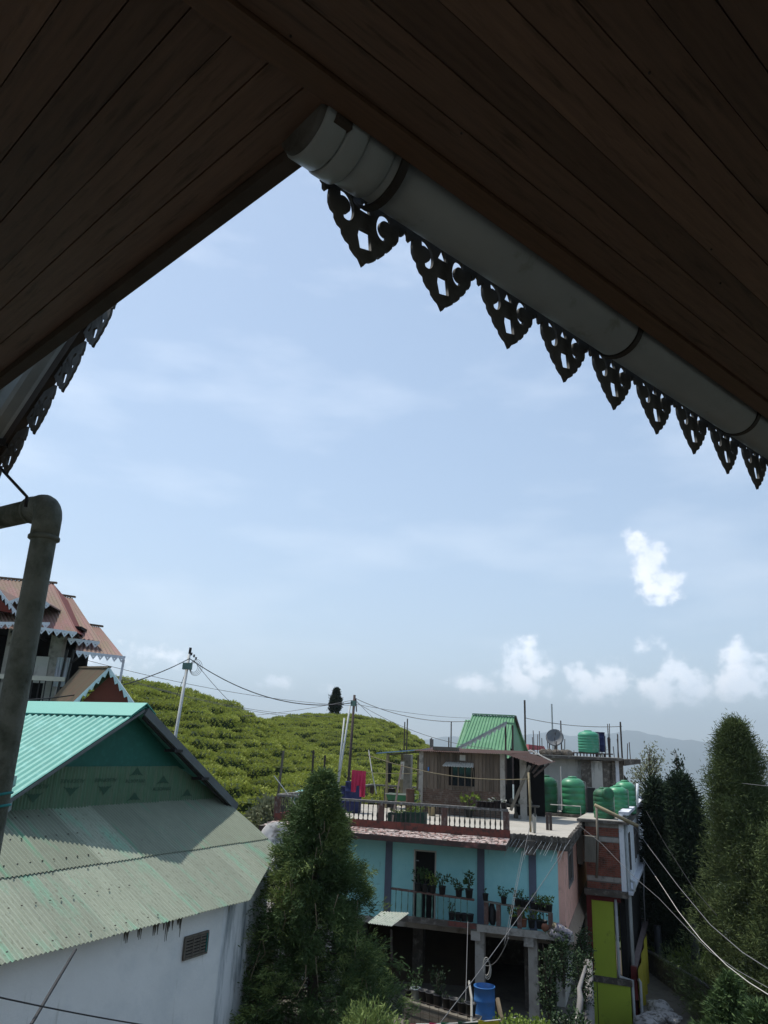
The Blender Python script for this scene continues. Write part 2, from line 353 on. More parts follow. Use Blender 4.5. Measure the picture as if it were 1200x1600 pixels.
m_brick = M('brick', (.33, .125, .085), (.24, .09, .062), sc=4, rough=.92, orand=.2, c3=(.11, .055, .04), c3sc=3.1, c3t=.58, bump=.3)
m_oldbrick = M('grimy brick', (.125, .08, .06), (.08, .055, .042), sc=4, rough=.92, orand=.2, c3=(.19, .16, .13), c3sc=5, c3t=.6)
m_mortar = M('mortar', (.22, .20, .18), (.17, .155, .14), rough=.95)
m_plank = M('weathered plank', (.155, .12, .09), (.095, .075, .058), sc=3, rough=.92, st=(9, 9, .7), orand=.28, bump=.3, bsc=12)
m_rust = M('rusty brown roof', (.10, .055, .040), (.075, .043, .033), sc=3, rough=.75, uv=True)
m_greenroof = M('green ribbed roof', (.13, .30, .16), (.11, .26, .14), sc=1.2, rough=.5, uv=True, c3=(.16, .33, .19), c3sc=2)
m_blueroof = M('blue sheet', (.22, .33, .45), (.18, .27, .38), sc=3, rough=.5)
m_pinkroof = M('pink roof', (.50, .12, .13), (.42, .10, .11), rough=.7)
m_house = M('grey plastered house', (.48, .465, .425), (.39, .38, .345), sc=1.4, rough=.92, c3=(.14, .135, .12), c3sc=1.3, c3t=.62, c3st=(2, 2, .5))
m_limew = M('lime green wall', (.36, .45, .05), (.31, .39, .045), sc=1.1, rough=.85, c3=(.17, .22, .04), c3sc=1.9, c3t=.66)
m_maroon = M('maroon paint', (.13, .02, .018), (.10, .016, .015), rough=.8)
m_whitehouse = M('bluish white wall', (.76, .79, .81), (.68, .71, .74), sc=1.5, rough=.85, c3=(.38, .42, .46), c3sc=2.6, c3t=.64)
m_glass = bpy.data.materials.new('dark window glass'); m_glass.use_nodes = True
_b = m_glass.node_tree.nodes['Principled BSDF']; _b.inputs['Base Color'].default_value = (.012, .014, .017, 1); _b.inputs['Roughness'].default_value = .08
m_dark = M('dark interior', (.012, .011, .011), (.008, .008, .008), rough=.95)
m_winframe = M('grey window frame', (.20, .19, .18), (.15, .14, .13), rough=.8)
m_tank = M('green tank plastic', (.05, .27, .125), (.04, .23, .105), sc=1.2, rough=.42, spec=.45, c3=(.05, .16, .09), c3sc=2.2, c3t=.6, c3w=.15)
m_tank2 = M('pale green tank plastic', (.06, .28, .17), (.05, .24, .15), sc=1.2, rough=.5, c3=(.12, .3, .2), c3sc=2.4, c3t=.6)
m_tankdark = M('dull green tank plastic', (.03, .16, .075), (.025, .13, .06), sc=1.2, rough=.55, c3=(.035, .07, .04), c3sc=2, c3t=.55, c3w=.12)
m_bluedrum = M('blue drum plastic', (.04, .16, .42), (.035, .13, .34), sc=2, rough=.45, c3=(.05, .13, .28), c3sc=4)
m_navy = M('navy plastic', (.012, .02, .085), (.01, .016, .07), rough=.5)
m_blackp = M('black plastic', (.012, .013, .014), (.02, .02, .022), rough=.55)
m_terra = M('terracotta', (.24, .10, .06), (.19, .08, .05), rough=.85)
m_pink = M('pink cloth', (.62, .05, .12), (.52, .04, .10), sc=4, rough=.9)
m_yel = M('yellow cloth', (.45, .38, .03), (.36, .30, .025), sc=4, rough=.9)
m_pale = M('pale cloth', (.5, .48, .42), (.4, .38, .33), rough=.9)
m_bamboo = M('bamboo', (.30, .25, .15), (.22, .18, .11), sc=5, rough=.7)
m_woodgrey = M('grey timber', (.17, .15, .12), (.11, .10, .08), sc=4, rough=.9, st=(6, 6, .6))
m_cable = M('black cable', (.02, .02, .022), (.03, .03, .03), rough=.6)
m_greycable = M('grey cable', (.16, .16, .16), (.13, .13, .13), rough=.6)
m_whitecable = M('white cable', (.55, .53, .48), (.45, .43, .4), rough=.6)
m_pole = M('galvanised pole', (.45, .47, .47), (.35, .37, .37), rough=.6, sc=4)
m_iron = M('rusty iron rod', (.07, .05, .045), (.05, .04, .035), rough=.85)
m_soil = M('soil', (.075, .055, .035), (.05, .038, .025), sc=1.2, rough=.98, bump=.5, bsc=3)
m_grass = M('valley ground', (.045, .07, .025), (.06, .065, .03), sc=.02, rough=.98)
m_tea = M('tea leaves', (.40, .43, .085), (.25, .29, .05), sc=1.6, rough=.62, transl=.18, orand=.12, spec=.25)
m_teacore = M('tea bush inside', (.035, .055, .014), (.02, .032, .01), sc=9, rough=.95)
m_conifer = M('conifer foliage', (.085, .135, .045), (.045, .08, .030), sc=2.2, rough=.75, transl=.12, spec=.2)
m_conifertip = M('sunlit tip and shrub foliage', (.19, .25, .075), (.13, .18, .055), sc=3, rough=.7, transl=.2, spec=.2)  # paints sunlit tips on the foreground conifer; also the light shrub's own green
m_conifer2 = M('olive conifer foliage', (.10, .13, .045), (.055, .08, .03), sc=.9, rough=.8, transl=.12, spec=.15)
m_conifer3 = M('dark conifer foliage', (.025, .042, .02), (.017, .03, .016), sc=.9, rough=.85, transl=.05, spec=.1)
m_airy = M('pale foliage', (.20, .22, .13), (.15, .165, .095), sc=1, rough=.8, transl=.2)
m_bark = M('bark', (.07, .055, .042), (.045, .036, .028), sc=4, rough=.95, st=(3, 3, .8), bump=.4)
m_twig = M('dead twig', (.26, .20, .13), (.18, .14, .09), rough=.9)
m_leaf = M('pot plant leaves', (.05, .10, .028), (.03, .07, .018), sc=9, rough=.6, transl=.2)
m_yleaf = M('yellow green leaves', (.20, .26, .04), (.12, .19, .03), sc=5, rough=.6, transl=.25)
m_flower = M('white flower', (.7, .68, .6), rough=.8)
m_mount = M('forested mountain', (.035, .05, .03), (.05, .06, .04), sc=.0012, rough=1.0)

# ------------------------------------------------------------------ terrain: one polar sheet round the eye, out to the horizon
def el_of(px, py):
    q = ray(px, py); return math.atan2(q[0], q[1]), q[2] / math.hypot(q[0], q[1])
def crest(pts):
    a = sorted(el_of(*p) for p in pts); return np.array([x for x, _ in a]), np.array([y for _, y in a])
H1 = crest([(-500, 1040), (-100, 1062), (190, 1078), (230, 1085), (300, 1098), (350, 1114), (395, 1137), (440, 1168), (500, 1192), (545, 1212), (600, 1245), (680, 1330), (760, 1460)])
H2 = crest([(250, 1210), (350, 1160), (410, 1137), (450, 1129), (520, 1126), (560, 1128), (600, 1137), (640, 1156), (672, 1184), (700, 1221), (760, 1310), (840, 1420)])
def terrain(az, r):
    """height of the ground at azimuth az (rad) and distance r (m) from the viewer"""
    az = np.asarray(az, float); r = np.asarray(r, float)
    right = np.clip((az - .22) / .35, 0, 1)
    base = .2 + np.clip((r - 24 - 15 * np.clip((az + .25) / .15, 0, 1)) / 13, 0, 1) * 5.3 * (1 - np.clip((az + .12) / .34, 0, 1)) - np.clip(r - 38, 0, 1e9) * (.10 + .22 * right) * np.clip((r - 38) / 60, 0, 1)
    base = base - 4.6 * np.clip((az - .215) / .06, 0, 1) * np.clip((r - 12) / 8, 0, 1)
    base = np.maximum(base, -230 + 25 * np.sin(r * .0011 + az * 5) + 18 * np.sin(az * 17 + r * .0006))
    def hill(Hc, r0, rc, e0, back):
        ec = np.interp(az, Hc[0], Hc[1]); t = (r - r0) / (rc - r0)
        s = np.where(t < 1, np.sin(np.clip(t, 0, 1) * math.pi / 2), 1 - (t - 1) ** 2 * back)
        e = e0 + (ec - e0) * s
        e = np.where(t < 0, e0 + t * .5, e); e = np.where(t > 1, ec - (t - 1) ** 2 * back, e)
        return 9 + r * e
    h1 = hill(H1, 40., 63., -.085, .5); h2 = hill(H2, 60., 104., -.12, .6)
    h1 = np.where(az > .14, -999, h1); h2 = np.where((az < -.5) | (az > .25), -999, h2)
    return np.maximum(np.maximum(base, h1), h2)
def txyz(az, r): return np.array([r * math.sin(az), r * math.cos(az), float(terrain(az, r))])
def build_ground():
    azs = np.concatenate([np.linspace(-math.pi, -.62, 40)[:-1], np.linspace(-.62, .62, 210), np.linspace(.62, math.pi, 40)[1:]])
    rs = np.concatenate([np.linspace(.5, 130, 170), np.geomspace(132, 26000, 60)])
    A, Rr = np.meshgrid(azs, rs); Zt = terrain(A, Rr)
    V = np.stack([Rr * np.sin(A), Rr * np.cos(A), Zt], -1).reshape(-1, 3); k = len(azs)
    m = MB(); m.v = [tuple(v) for v in V]
    m.f = [(i * k + j, i * k + j + 1, (i + 1) * k + j + 1, (i + 1) * k + j) for i in range(len(rs) - 1) for j in range(k - 1)]
    m.f = [f[::-1] for f in m.f]
    me = m.mesh('ground', True); me.materials.append(m_soil); me.materials.append(m_grass)
    for i, p in enumerate(me.polygons):
        if i // (k - 1) > 168: p.material_index = 1
    link('ground', me, None, None, kind='structure')
build_ground()
# far mountains, 11-14 km away
def mountains(name, dist, pts, seed):
    g = np.random.default_rng(seed); a, e = crest(pts); azs = np.linspace(a[0], a[-1], 420)
    ee = np.interp(azs, a, e)
    for k_, am in ((60, .0011), (140, .0007), (330, .0004)): ee = ee + am * np.sin(azs * k_ + g.uniform(0, 6)) 
    ee = np.minimum(ee, .058)
    m = MB(); rows = 14
    for i in range(rows):
        t = i / (rows - 1)
        for j, az in enumerate(azs):
            r = dist * (.72 + .28 * t) * (1 + .02 * math.sin(az * 55 + i)); zt = 9 + dist * ee[j]
            z = -260 + (zt + 260) * (t ** 1.3) + (0 if i in (0, rows - 1) else 55 * math.sin(az * 90 + i * 1.7) * math.sin(az * 31 + i) * (1 - t))
            m.v.append((r * math.sin(az), r * math.cos(az), z))
    k = len(azs)
    for j, az in enumerate(azs): m.v.append((dist * 1.25 * math.sin(az), dist * 1.25 * math.cos(az), -260))
    for i in range(rows): m.f += [((i + 1) * k + j, (i + 1) * k + j + 1, i * k + j + 1, i * k + j) for j in range(k - 1)]
    m.obj(name, m_mount, None, True, kind='structure')
mountains('far_mountains', 11500., [(-1400, 1150), (-300, 1140), (250, 1150), (500, 1162), (600, 1160), (700, 1151), (745, 1152), (800, 1149), (845, 1146), (900, 1149), (950, 1146), (990, 1143), (1000, 1144), (1040, 1152), (1080, 1154), (1150, 1175), (1200, 1180), (1300, 1176), (1500, 1150), (2600, 1180)], 3)

# ------------------------------------------------------------------ tea bushes
def bush_mesh(seed):
    g = np.random.default_rng(seed)
    import bmesh
    bm = bmesh.new(); bmesh.ops.create_icosphere(bm, subdivisions=3, radius=1)
    from mathutils import noise as mn
    P = []
    for v in bm.verts:
        c = v.co; k = 1 + .22 * mn.noise(c * 1.7 + Vector((seed * 7.1, 0, 0))) + .08 * mn.noise(c * 5 + Vector((0, seed * 3., 0)))
        z = c.z; z = z if z < .35 else .35 + (z - .35) * .55
        v.co = Vector((c.x * .98 * k, c.y * .66 * k, z * .72 * k + .32)); 
        if v.co.z > .05: P.append((np.array(v.co), np.array(c)))
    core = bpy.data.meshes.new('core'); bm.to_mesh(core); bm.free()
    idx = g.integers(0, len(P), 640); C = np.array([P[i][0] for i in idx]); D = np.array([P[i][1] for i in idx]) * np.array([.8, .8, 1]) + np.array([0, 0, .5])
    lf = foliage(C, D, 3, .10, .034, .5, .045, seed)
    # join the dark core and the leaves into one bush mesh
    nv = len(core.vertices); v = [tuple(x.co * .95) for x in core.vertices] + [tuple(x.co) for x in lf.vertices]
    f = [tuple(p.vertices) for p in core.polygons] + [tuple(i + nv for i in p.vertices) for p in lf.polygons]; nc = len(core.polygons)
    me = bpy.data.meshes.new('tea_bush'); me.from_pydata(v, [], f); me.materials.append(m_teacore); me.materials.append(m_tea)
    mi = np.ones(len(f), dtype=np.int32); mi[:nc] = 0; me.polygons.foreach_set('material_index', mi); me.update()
    bpy.data.meshes.remove(core); bpy.data.meshes.remove(lf); return me
tea_meshes = [bush_mesh(i + 1) for i in range(5)]
def build_tea():
    spots = []
    g = np.random.default_rng(5)
    for az in np.arange(-.62, .12, .0035):
        rr = np.arange(37, 112, .25); zz = terrain(az, rr); h1 = terrain(np.full_like(rr, az), rr)
        for (ra, rb, dz, w, which) in ((37., 66., .62, 1.15, 1), (66., 112., .62, 1.2, 2)):
            sel = (rr >= ra) & (rr < rb); r_, z_ = rr[sel], zz[sel]
            # rows follow the contour lines; where the slope is gentle they are spaced by distance
            s = np.cumsum(np.hypot(np.diff(z_, prepend=z_[0]) * 1.3, np.diff(r_, prepend=r_[0])))
            for k_ in range(int(s[-1] / 1.62)):
                i = int(np.searchsorted(s, (k_ + .5) * 1.62)); i = min(i, len(r_) - 1)
                spots.append((az, r_[i], z_[i], k_, which))
    # thin along each row to one bush per metre or so
    out = []; last = {}
    for (az, r, z, k_, which) in spots:
        key = (k_, which); step = (1.35 + .5 * g.random()) / r
        if key not in last or az - last[key] >= step:
            last[key] = az
            if g.random() < .035: continue
            a2 = az + g.uniform(-.15, .15) / r; r2 = r + g.uniform(-.12, .12); z2 = float(terrain(a2, r2))
            vis = True
            rr = np.linspace(36, r2 - 1.5, 40) if r2 > 38 else np.array([36.]); zz = terrain(np.full_like(rr, a2), rr)
            if np.max((zz - 9) / rr) > (z2 + 1.3 - 9) / r2: vis = False
            if vis: out.append((a2, r2, z2))
    out.sort(key=lambda t: t[1])
    # those that the frame shows largest become bushes of their own
    def shown(a, r, z):
        x, y = r * math.sin(a), r * math.cos(a); p = np.array([x, y, z + .5]) - EYE
        f = p[1] * math.cos(PITCH) + p[2] * math.sin(PITCH); b = -p[1] * math.sin(PITCH) + p[2] * math.cos(PITCH)
        v = (p[0] * _r + b * _u) * F_PX / f; px, py = 600 + v[0], 800 + v[1]
        rake = 1107 + (px - 208) * 218. / 226.
        if not (195 < px < 655): return False
        if px < 425 and py > rake - 12: return False
        if px < 500 and py > 1275: return False
        if px > 425 and py > 1228: return False
        return True
    near = [s for s in out if shown(*s)][:300]; ids = set(id(s) for s in near); rest = [s for s in out if id(s) not in ids]
    for i, (a, r, z) in enumerate(near):
        o = link('tea_bush', tea_meshes[i % 5], None, None, (r * math.sin(a), r * math.cos(a), z - .05), (g.uniform(-.1, .1), g.uniform(-.1, .1), -a + g.uniform(-.5, .5)), (g.uniform(.95, 1.3), g.uniform(.9, 1.15), g.uniform(.85, 1.2)))
        tag(o, 'low clipped tea bush in the contour rows on the nearer green hillside', 'tea bush', 'tea bushes in rows on the nearer hillside')
    me = bpy.data.meshes.new('tea_rows'); me.from_pydata([(r * math.sin(a), r * math.cos(a), z - .05) for a, r, z in rest], [], [])
    at = me.attributes.new('rz', 'FLOAT', 'POINT'); at.data.foreach_set('value', np.array([-a + g.uniform(-.5, .5) for a, r, z in rest], dtype=np.float32))
    ac = me.attributes.new('sc', 'FLOAT', 'POINT'); ac.data.foreach_set('value', np.array([g.uniform(.9, 1.3) for _ in rest], dtype=np.float32))
    ai = me.attributes.new('kindno', 'INT', 'POINT'); ai.data.foreach_set('value', np.array([i % 5 for i in range(len(rest))], dtype=np.int32))
    o = link('tea_rows', me, None, None, kind='stuff')
    ng = bpy.data.node_groups.new('plant tea', 'GeometryNodeTree'); ng.interface.new_socket('Geometry', in_out='INPUT', socket_type='NodeSocketGeometry'); ng.interface.new_socket('Geometry', in_out='OUTPUT', socket_type='NodeSocketGeometry')
    L = ng.links; gi = ng.nodes.new('NodeGroupInput'); go = ng.nodes.new('NodeGroupOutput'); jn = ng.nodes.new('GeometryNodeJoinGeometry')
    def attr(n, t):
        x = ng.nodes.new('GeometryNodeInputNamedAttribute'); x.data_type = t; x.inputs['Name'].default_value = n; return x.outputs['Attribute']
    srcs = [o_ for o_ in bpy.data.objects if o_.name.startswith('tea_bush')][:5]
    src = {}
    for o_ in bpy.data.objects:
        if o_.name.startswith('tea_bush') and o_.data is not None and o_.data.name not in src: src[o_.data.name] = o_
    rot = ng.nodes.new('ShaderNodeCombineXYZ'); L.new(attr('rz', 'FLOAT'), rot.inputs[2])
    for i, me_ in enumerate(tea_meshes):
        oi = ng.nodes.new('GeometryNodeObjectInfo'); oi.inputs['Object'].default_value = src[me_.name]; oi.transform_space = 'ORIGINAL'
        ip = ng.nodes.new('GeometryNodeInstanceOnPoints'); cmp_ = ng.nodes.new('FunctionNodeCompare'); cmp_.data_type = 'INT'; cmp_.operation = 'EQUAL'; cmp_.inputs[3].default_value = i
        L.new(attr('kindno', 'INT'), cmp_.inputs[2]); L.new(cmp_.outputs[0], ip.inputs['Selection']); L.new(gi.outputs[0], ip.inputs['Points'])
        L.new(oi.outputs['Geometry'], ip.inputs['Instance']); L.new(rot.outputs[0], ip.inputs['Rotation']); L.new(attr('sc', 'FLOAT'), ip.inputs['Scale']); L.new(ip.outputs[0], jn.inputs[0])
    L.new(jn.outputs[0], go.inputs[0]); md = o.modifiers.new('plant', 'NODES'); md.node_group = ng
    print('TEA', len(near), len(rest))
build_tea()

# ------------------------------------------------------------------ the roof over the viewer
ZS = 10.8
FR = Frame(PZ(560, 192, ZS), 49.4)          # right eave: x along it going away, y outward
FL = Frame(PZ(462, 240, ZS), -46.2)         # left eave: x along it going away, y inward (left of the way)
roof = thing('veranda_roof', 'dark timber boarded veranda eaves meeting in a corner overhead with grey gutter and fretwork', 'roof', FR.w(0, 0, 0), FR.rot)
def board_uv(m, o, d):
    m.uv = [(float(np.dot(np.array(p) - o, d)), p[2] * 1.0 + float(np.dot(np.array(p) - o, (d[1], -d[0], 0)))) for p in m.v]
# right ceiling boards, in the local frame of the right eave (x along, y outward; boards lie at y < 0)
XL = -3.2
BW = .118
# the seam is the line of the right eave itself: boards of the right side run past it on their own side only
for i in range(29):
    y1 = -.085 - i * BW; m = MB().box(XL, 7.5, y1 - BW + .004, y1, ZS + .002 * (i % 3), ZS + .02)
    board_uv(m, np.zeros(3), np.array([1, 0, 0])); m.obj('ceiling_board', m_soffit, roof)
m = MB().box(XL, 7.5, -.08, 0, ZS - .014, ZS + .03); board_uv(m, np.zeros(3), np.array([1, 0, 0])); m.obj('edge_trim', m_trim, roof)
MB().box(XL, 7.5, -3.6, .02, ZS + .013, ZS + .06).obj('ceiling_backing', m_fascia, roof)
nl = MB(); g = random.Random(77)
for i in range(29):
    for k_ in range(4):
        x_ = g.uniform(-1.5, 4.5); y_ = -.085 - (i + g.choice([.12, .5, .88])) * BW; nl.lathe([(.004, 0), (.004, .004)], 6, (x_, y_, ZS - .003))
nl.obj('nail_holes', m_black, roof, kind='stuff')
# left ceiling boards, from the seam out to the left eave
ax = FR.l(FL.w(0, 0)); lx = np.array([FL.X @ FR.X, FL.X @ FR.Y]); ly = np.array([FL.Y @ FR.X, FL.Y @ FR.Y])
def LP(a, b, z): return (ax[0] + lx[0] * a + ly[0] * b, ax[1] + lx[1] * a + ly[1] * b, z)
for i in range(27):
    b0 = .03 + i * BW; b1 = b0 + BW - .004
    # where the strip meets the seam y = .003 in the right frame
    s0 = (.004 - ax[1] - ly[1] * b0) / lx[1]; s1 = (.004 - ax[1] - ly[1] * b1) / lx[1]
    zt = ZS + .004 + .002 * (i % 3)
    m = MB().hexa([LP(s0, b0, zt), LP(6.5, b0, zt), LP(6.5, b1, zt), LP(s1, b1, zt)], [LP(s0, b0, zt + .018), LP(6.5, b0, zt + .018), LP(6.5, b1, zt + .018), LP(s1, b1, zt + .018)])
    board_uv(m, np.zeros(3), np.array([lx[0], lx[1], 0])); m.obj('ceiling_board', m_soffit, roof)
s0 = (.004 - ax[1]) / lx[1]
m = MB().hexa([LP(s0, -.03, ZS - .03), LP(6.5, -.03, ZS - .03), LP(6.5, .026, ZS - .03), LP(s0, .026, ZS - .03)], [LP(s0, -.03, ZS + .12), LP(6.5, -.03, ZS + .12), LP(6.5, .026, ZS + .12), LP(s0, .026, ZS + .12)])
board_uv(m, np.zeros(3), np.array([lx[0], lx[1], 0])); m.obj('edge_board', m_fascia, roof)
MB().hexa([LP(s0, 0, ZS + .03), LP(6.5, 0, ZS + .03), LP(6.5, 3.4, ZS + .03), LP(s0 - 3., 3.4, ZS + .03)], [LP(s0, 0, ZS + .07), LP(6.5, 0, ZS + .07), LP(6.5, 3.4, ZS + .07), LP(s0 - 3., 3.4, ZS + .07)]).obj('ceiling_backing', m_dark, roof)
# wavy sheet edge over the left eave
mm = MB(); g_ = np.random.default_rng(4); xs_ = np.linspace(s0 + .05, 6.5, 60)
top = []; 
for x_ in xs_: top.append(-.045 - .012 * math.sin(x_ * 3.3) - .006 * g_.random())
for i in range(len(xs_) - 1):
    mm.hexa([LP(xs_[i], top[i], ZS + .05), LP(xs_[i + 1], top[i + 1], ZS + .05), LP(xs_[i + 1], .3, ZS + .075), LP(xs_[i], .3, ZS + .075)], [LP(xs_[i], top[i], ZS + .054), LP(xs_[i + 1], top[i + 1], ZS + .054), LP(xs_[i + 1], .3, ZS + .08), LP(xs_[i], .3, ZS + .08)])
mm.obj('sheet_edge', m_galv, roof)
# corrugated roof sheets above, their ends showing past the right trim
c_ = corr((XL, -3.5, ZS + 2.0), (7.5, -3.5, ZS + 2.0), (7.5, .035, ZS + .085), (XL, .035, ZS + .085), pitch=.076, amp=.01, seg=5, nv=1)
c_.obj('roof_sheet', m_galv, roof)
# gutter
GX = FR.p(590, 262, .13)[0] - .035
gut = MB().tube([(GX - .115, .13, ZS + .04), (7.6, .13, ZS + .01)], .11, n=40, caps=True).obj('gutter', m_pvc, roof, True)
for x0, x1, r_ in ((GX - .17, GX - .095, .131), (GX - .255, GX - .17, .126), (GX - .095, GX + .02, .118)):
    MB().lathe([(r_ - .008, 0), (r_, .008), (r_, x1 - x0 - .008), (r_ - .008, x1 - x0)], 40, (x0, .13, ZS + .04), (1, 0, 0)).obj('gutter_collar', m_pvc, gut, True)
MB().lathe([(.112, 0), (.118, .012), (.118, .035)], 40, (GX - .275, .13, ZS + .04), (1, 0, 0)).obj('gutter_end_cap', m_fret, gut, True)
for xb in (GX + .035, 1.62, 2.82, 4.0, 5.2):
    mb = MB(); n_ = 26; t_ = np.linspace(math.pi * .95, math.pi * 2.35, n_)
    ra0 = .128 if xb < GX + .1 else .113
    ci = [(xb, .13 + ra0 * math.cos(a), ZS + .036 + ra0 * math.sin(a)) for a in t_]; co = [(xb, .13 + (ra0 + .009) * math.cos(a), ZS + .036 + (ra0 + .009) * math.sin(a)) for a in t_]
    for i in range(n_ - 1):
        mb.hexa([ci[i], co[i], co[i + 1], ci[i + 1]], [(p[0] + .03, p[1], p[2]) for p in (ci[i], co[i], co[i + 1], ci[i + 1])])
    mb.obj('gutter_strap', m_black, gut)
# fretwork panels
def arc(cx, cy, r, a0, a1, n): return [(cx + r * math.cos(R(a)), cy + r * math.sin(R(a))) for a in np.linspace(a0, a1, n)]
def crescent(cx, cy, s, ang):
    """a C-shaped hole: thick crescent with a round bite"""
    P = []
    out = [(s * math.cos(R(a)) * .62, s * math.sin(R(a))) for a in np.linspace(-115, 115, 18)]
    inn = [(s * (.5 * math.cos(R(a)) - .13), s * (.55 * math.sin(R(a)))) for a in np.linspace(110, -110, 14)]
    for x, y in out + inn:
        c, s_ = math.cos(R(ang)), math.sin(R(ang)); P.append((cx + x * c - y * s_, cy + x * s_ + y * c))
    return P
half = [(.1925, .06), (.1925, -.008), (.184, -.014), (.182, -.034), (.172, -.040), (.164, -.030), (.156, -.020), (.158, -.048), (.156, -.074), (.145, -.096), (.129, -.104), (.127, -.120), (.113, -.140), (.096, -.147), (.092, -.165), (.075, -.184), (.058, -.190), (.054, -.205), (.034, -.221), (.018, -.228), (0, -.254)]
outline = [(-x, y) for x, y in half][::-1][:-1] if False else None
outline = [(x, y) for x, y in half] + [(-x, y) for x, y in half[::-1][1:]]
holes = [crescent(-.088, -.052, .058, 12), [(.18 - .36 + x, y) for x, y in []] or crescent(.088, -.052, .058, 168), [(0, .016), (-.026, -.038), (.026, -.038)], [(-.026, -.112), (.024, -.108), (.032, -.178), (-.018, -.190), (-.030, -.145)], arc(.178, -.005, .0, 0, 1, 3)]
holes = holes[:4]
fret_me = flat_curve([outline] + holes, .007); fret_me.name = 'fretwork_panel'; fret_me.materials.append(m_fret)
sb = FR.p(565, 408, .27)[0]
for i in range(-1, 17):
    if i < 0: continue
    link('fretwork_panel', fret_me, None, roof, (sb + i * .387, .27 + .002 * (i % 2), ZS + .012 + random.uniform(-.006, .006)), (R(90), random.uniform(-.02, .02), 0))
MB().box(sb - .19, 7.5, .262, .30, ZS + .06, ZS + .12).obj('fretwork_rail', m_fascia, roof)
# unseen storey behind and under the viewer, added to darken the boarded ceiling
blk = thing('unseen_viewer_house', 'unseen plastered house wall and balcony floor added to darken the veranda ceiling', 'house', (0, 0, 0))
MB().box(-6, 7, -3.2, -3.0, 7.4, 10.8).obj('wall', m_cream, blk)
MB().hexa([(-6, -3, 7.2), (7, -3, 7.2), (1.3, 1.9, 7.2), (-1.4, 1.7, 7.2)], [(-6, -3, 7.4), (7, -3, 7.4), (1.3, 1.9, 7.4), (-1.4, 1.7, 7.4)]).obj('balcony_floor', m_conc, blk)

# neighbouring roof edge at the left, with its own fretwork
sr = thing('side_roof', 'small grey metal roof edge with fretwork hanging below the left ceiling', 'roof', (0, 0, 0))
A = PD(165, 462, 4.0); B = PD(-40, 770, 5.3)
dAB = (B - A) / np.linalg.norm(B - A); hz = np.array([dAB[0], dAB[1], 0]); hz /= np.linalg.norm(hz); inn = np.array([hz[1], -hz[0], 0])
if inn @ np.array([0 - A[0], 0 - A[1], 0]) < 0: inn = -inn
inn = np.array([-1.3, .1, 0])
MB().beam(A, B, .05, .08).obj('barge_board', m_fascia, sr)
up_ = np.array([0, 0, .03])
c_ = corr(A + up_, A + up_ + inn * 1.6 - (0, 0, .05), B + up_ + inn * 1.6 - (0, 0, .05), B + up_, pitch=.2, amp=.012, seg=6, nv=2)
c_.obj('roof_sheet', m_galv, sr)
P0 = A + dAB * .52 * 2; MB().beam(A + dAB * np.linalg.norm(B - A) * .70 - (0, 0, .03), A + dAB * np.linalg.norm(B - A) * .70 + inn * 1.5 - (0, 0, .03), .05, .05).obj('rafter', m_black, sr)
fw = np.linalg.norm(B - A); rzf = math.atan2(hz[1], hz[0]); 
for i in range(8):
    p = A + dAB * (.05 + i * .345)
    link('fretwork_panel', fret_me, None, sr, (p[0], p[1], p[2] - .075), (R(90), 0, rzf), (.95, .85, 1))
# downpipe at the left
dp = thing('downpipe', 'weathered grey plastic downpipe with an elbow, standing in front of the red roofed chalet', 'pipe', (0, 0, 0))
DP = PD(67, 850, 2.7); DP2 = DP.copy(); zt = PH(812, DP[:2])
MB().tube([(DP[0], DP[1], 3.0), (DP[0], DP[1], zt - .03)], .041, 28, False).obj('pipe', m_pvcdirty, dp, True)
arm = PD(0, 817, 3.02); arm[2] = PH(818, arm[:2]) ; ad = arm - np.array([DP[0], DP[1], zt + .025]); ad /= np.linalg.norm(ad)
E0 = np.array([DP[0], DP[1], zt + .03])
el = [E0 + np.array([0, 0, -.09]), E0 + np.array([0, 0, -.03])] + [E0 + ad * (.05 - .05 * math.cos(t)) + np.array([0, 0, -.03 + .05 * math.sin(t)]) for t in np.linspace(.2, math.pi / 2, 6)] + [E0 + ad * .11 + np.array([0, 0, .018])]
MB().tube(el, .046, 28).obj('elbow', m_pvcdirty, dp, True)
MB().tube([E0 + ad * .10 + np.array([0, 0, .018]), E0 + ad * 1.6 + np.array([0, 0, .018])], .041, 24).obj('pipe_arm', m_pvcdirty, dp, True)
MB().lathe([(.044, 0), (.051, .004), (.051, .014), (.044, .018)], 28, E0 + np.array([0, 0, -.105])).obj('collar', m_pvcdirty, dp, True)
MB().lathe([(.043, 0), (.049, .004), (.049, .014), (.043, .018)], 28, E0 + ad * .105 + np.array([0, 0, .018]), ad).obj('collar', m_pvcdirty, dp, True)
h0 = PD(40, 792, 2.66); h1 = PD(42, 776, 2.66); h2 = PD(-10, 720, 2.9)
MB().tube([h0, h1, h1 + (h2 - h1) * .1 + np.array([0, 0, .0]), h2], .0055, 8).obj('hanger_rod', m_black, dp, True)
for k_, dz_ in enumerate((0, -.035)):
    q_ = PD(2, 1240, 2.7); zz_ = PH(1243, DP[:2]) + dz_
    m = MB(); t_ = np.linspace(0, 2 * math.pi, 20); m.tube([(DP[0] + .044 * math.cos(a), DP[1] + .044 * math.sin(a), zz_ + .01 * math.cos(a)) for a in t_], .004, 6, False).obj('tie_string', M('teal string', (.05, .35, .36), rough=.7), dp, True)

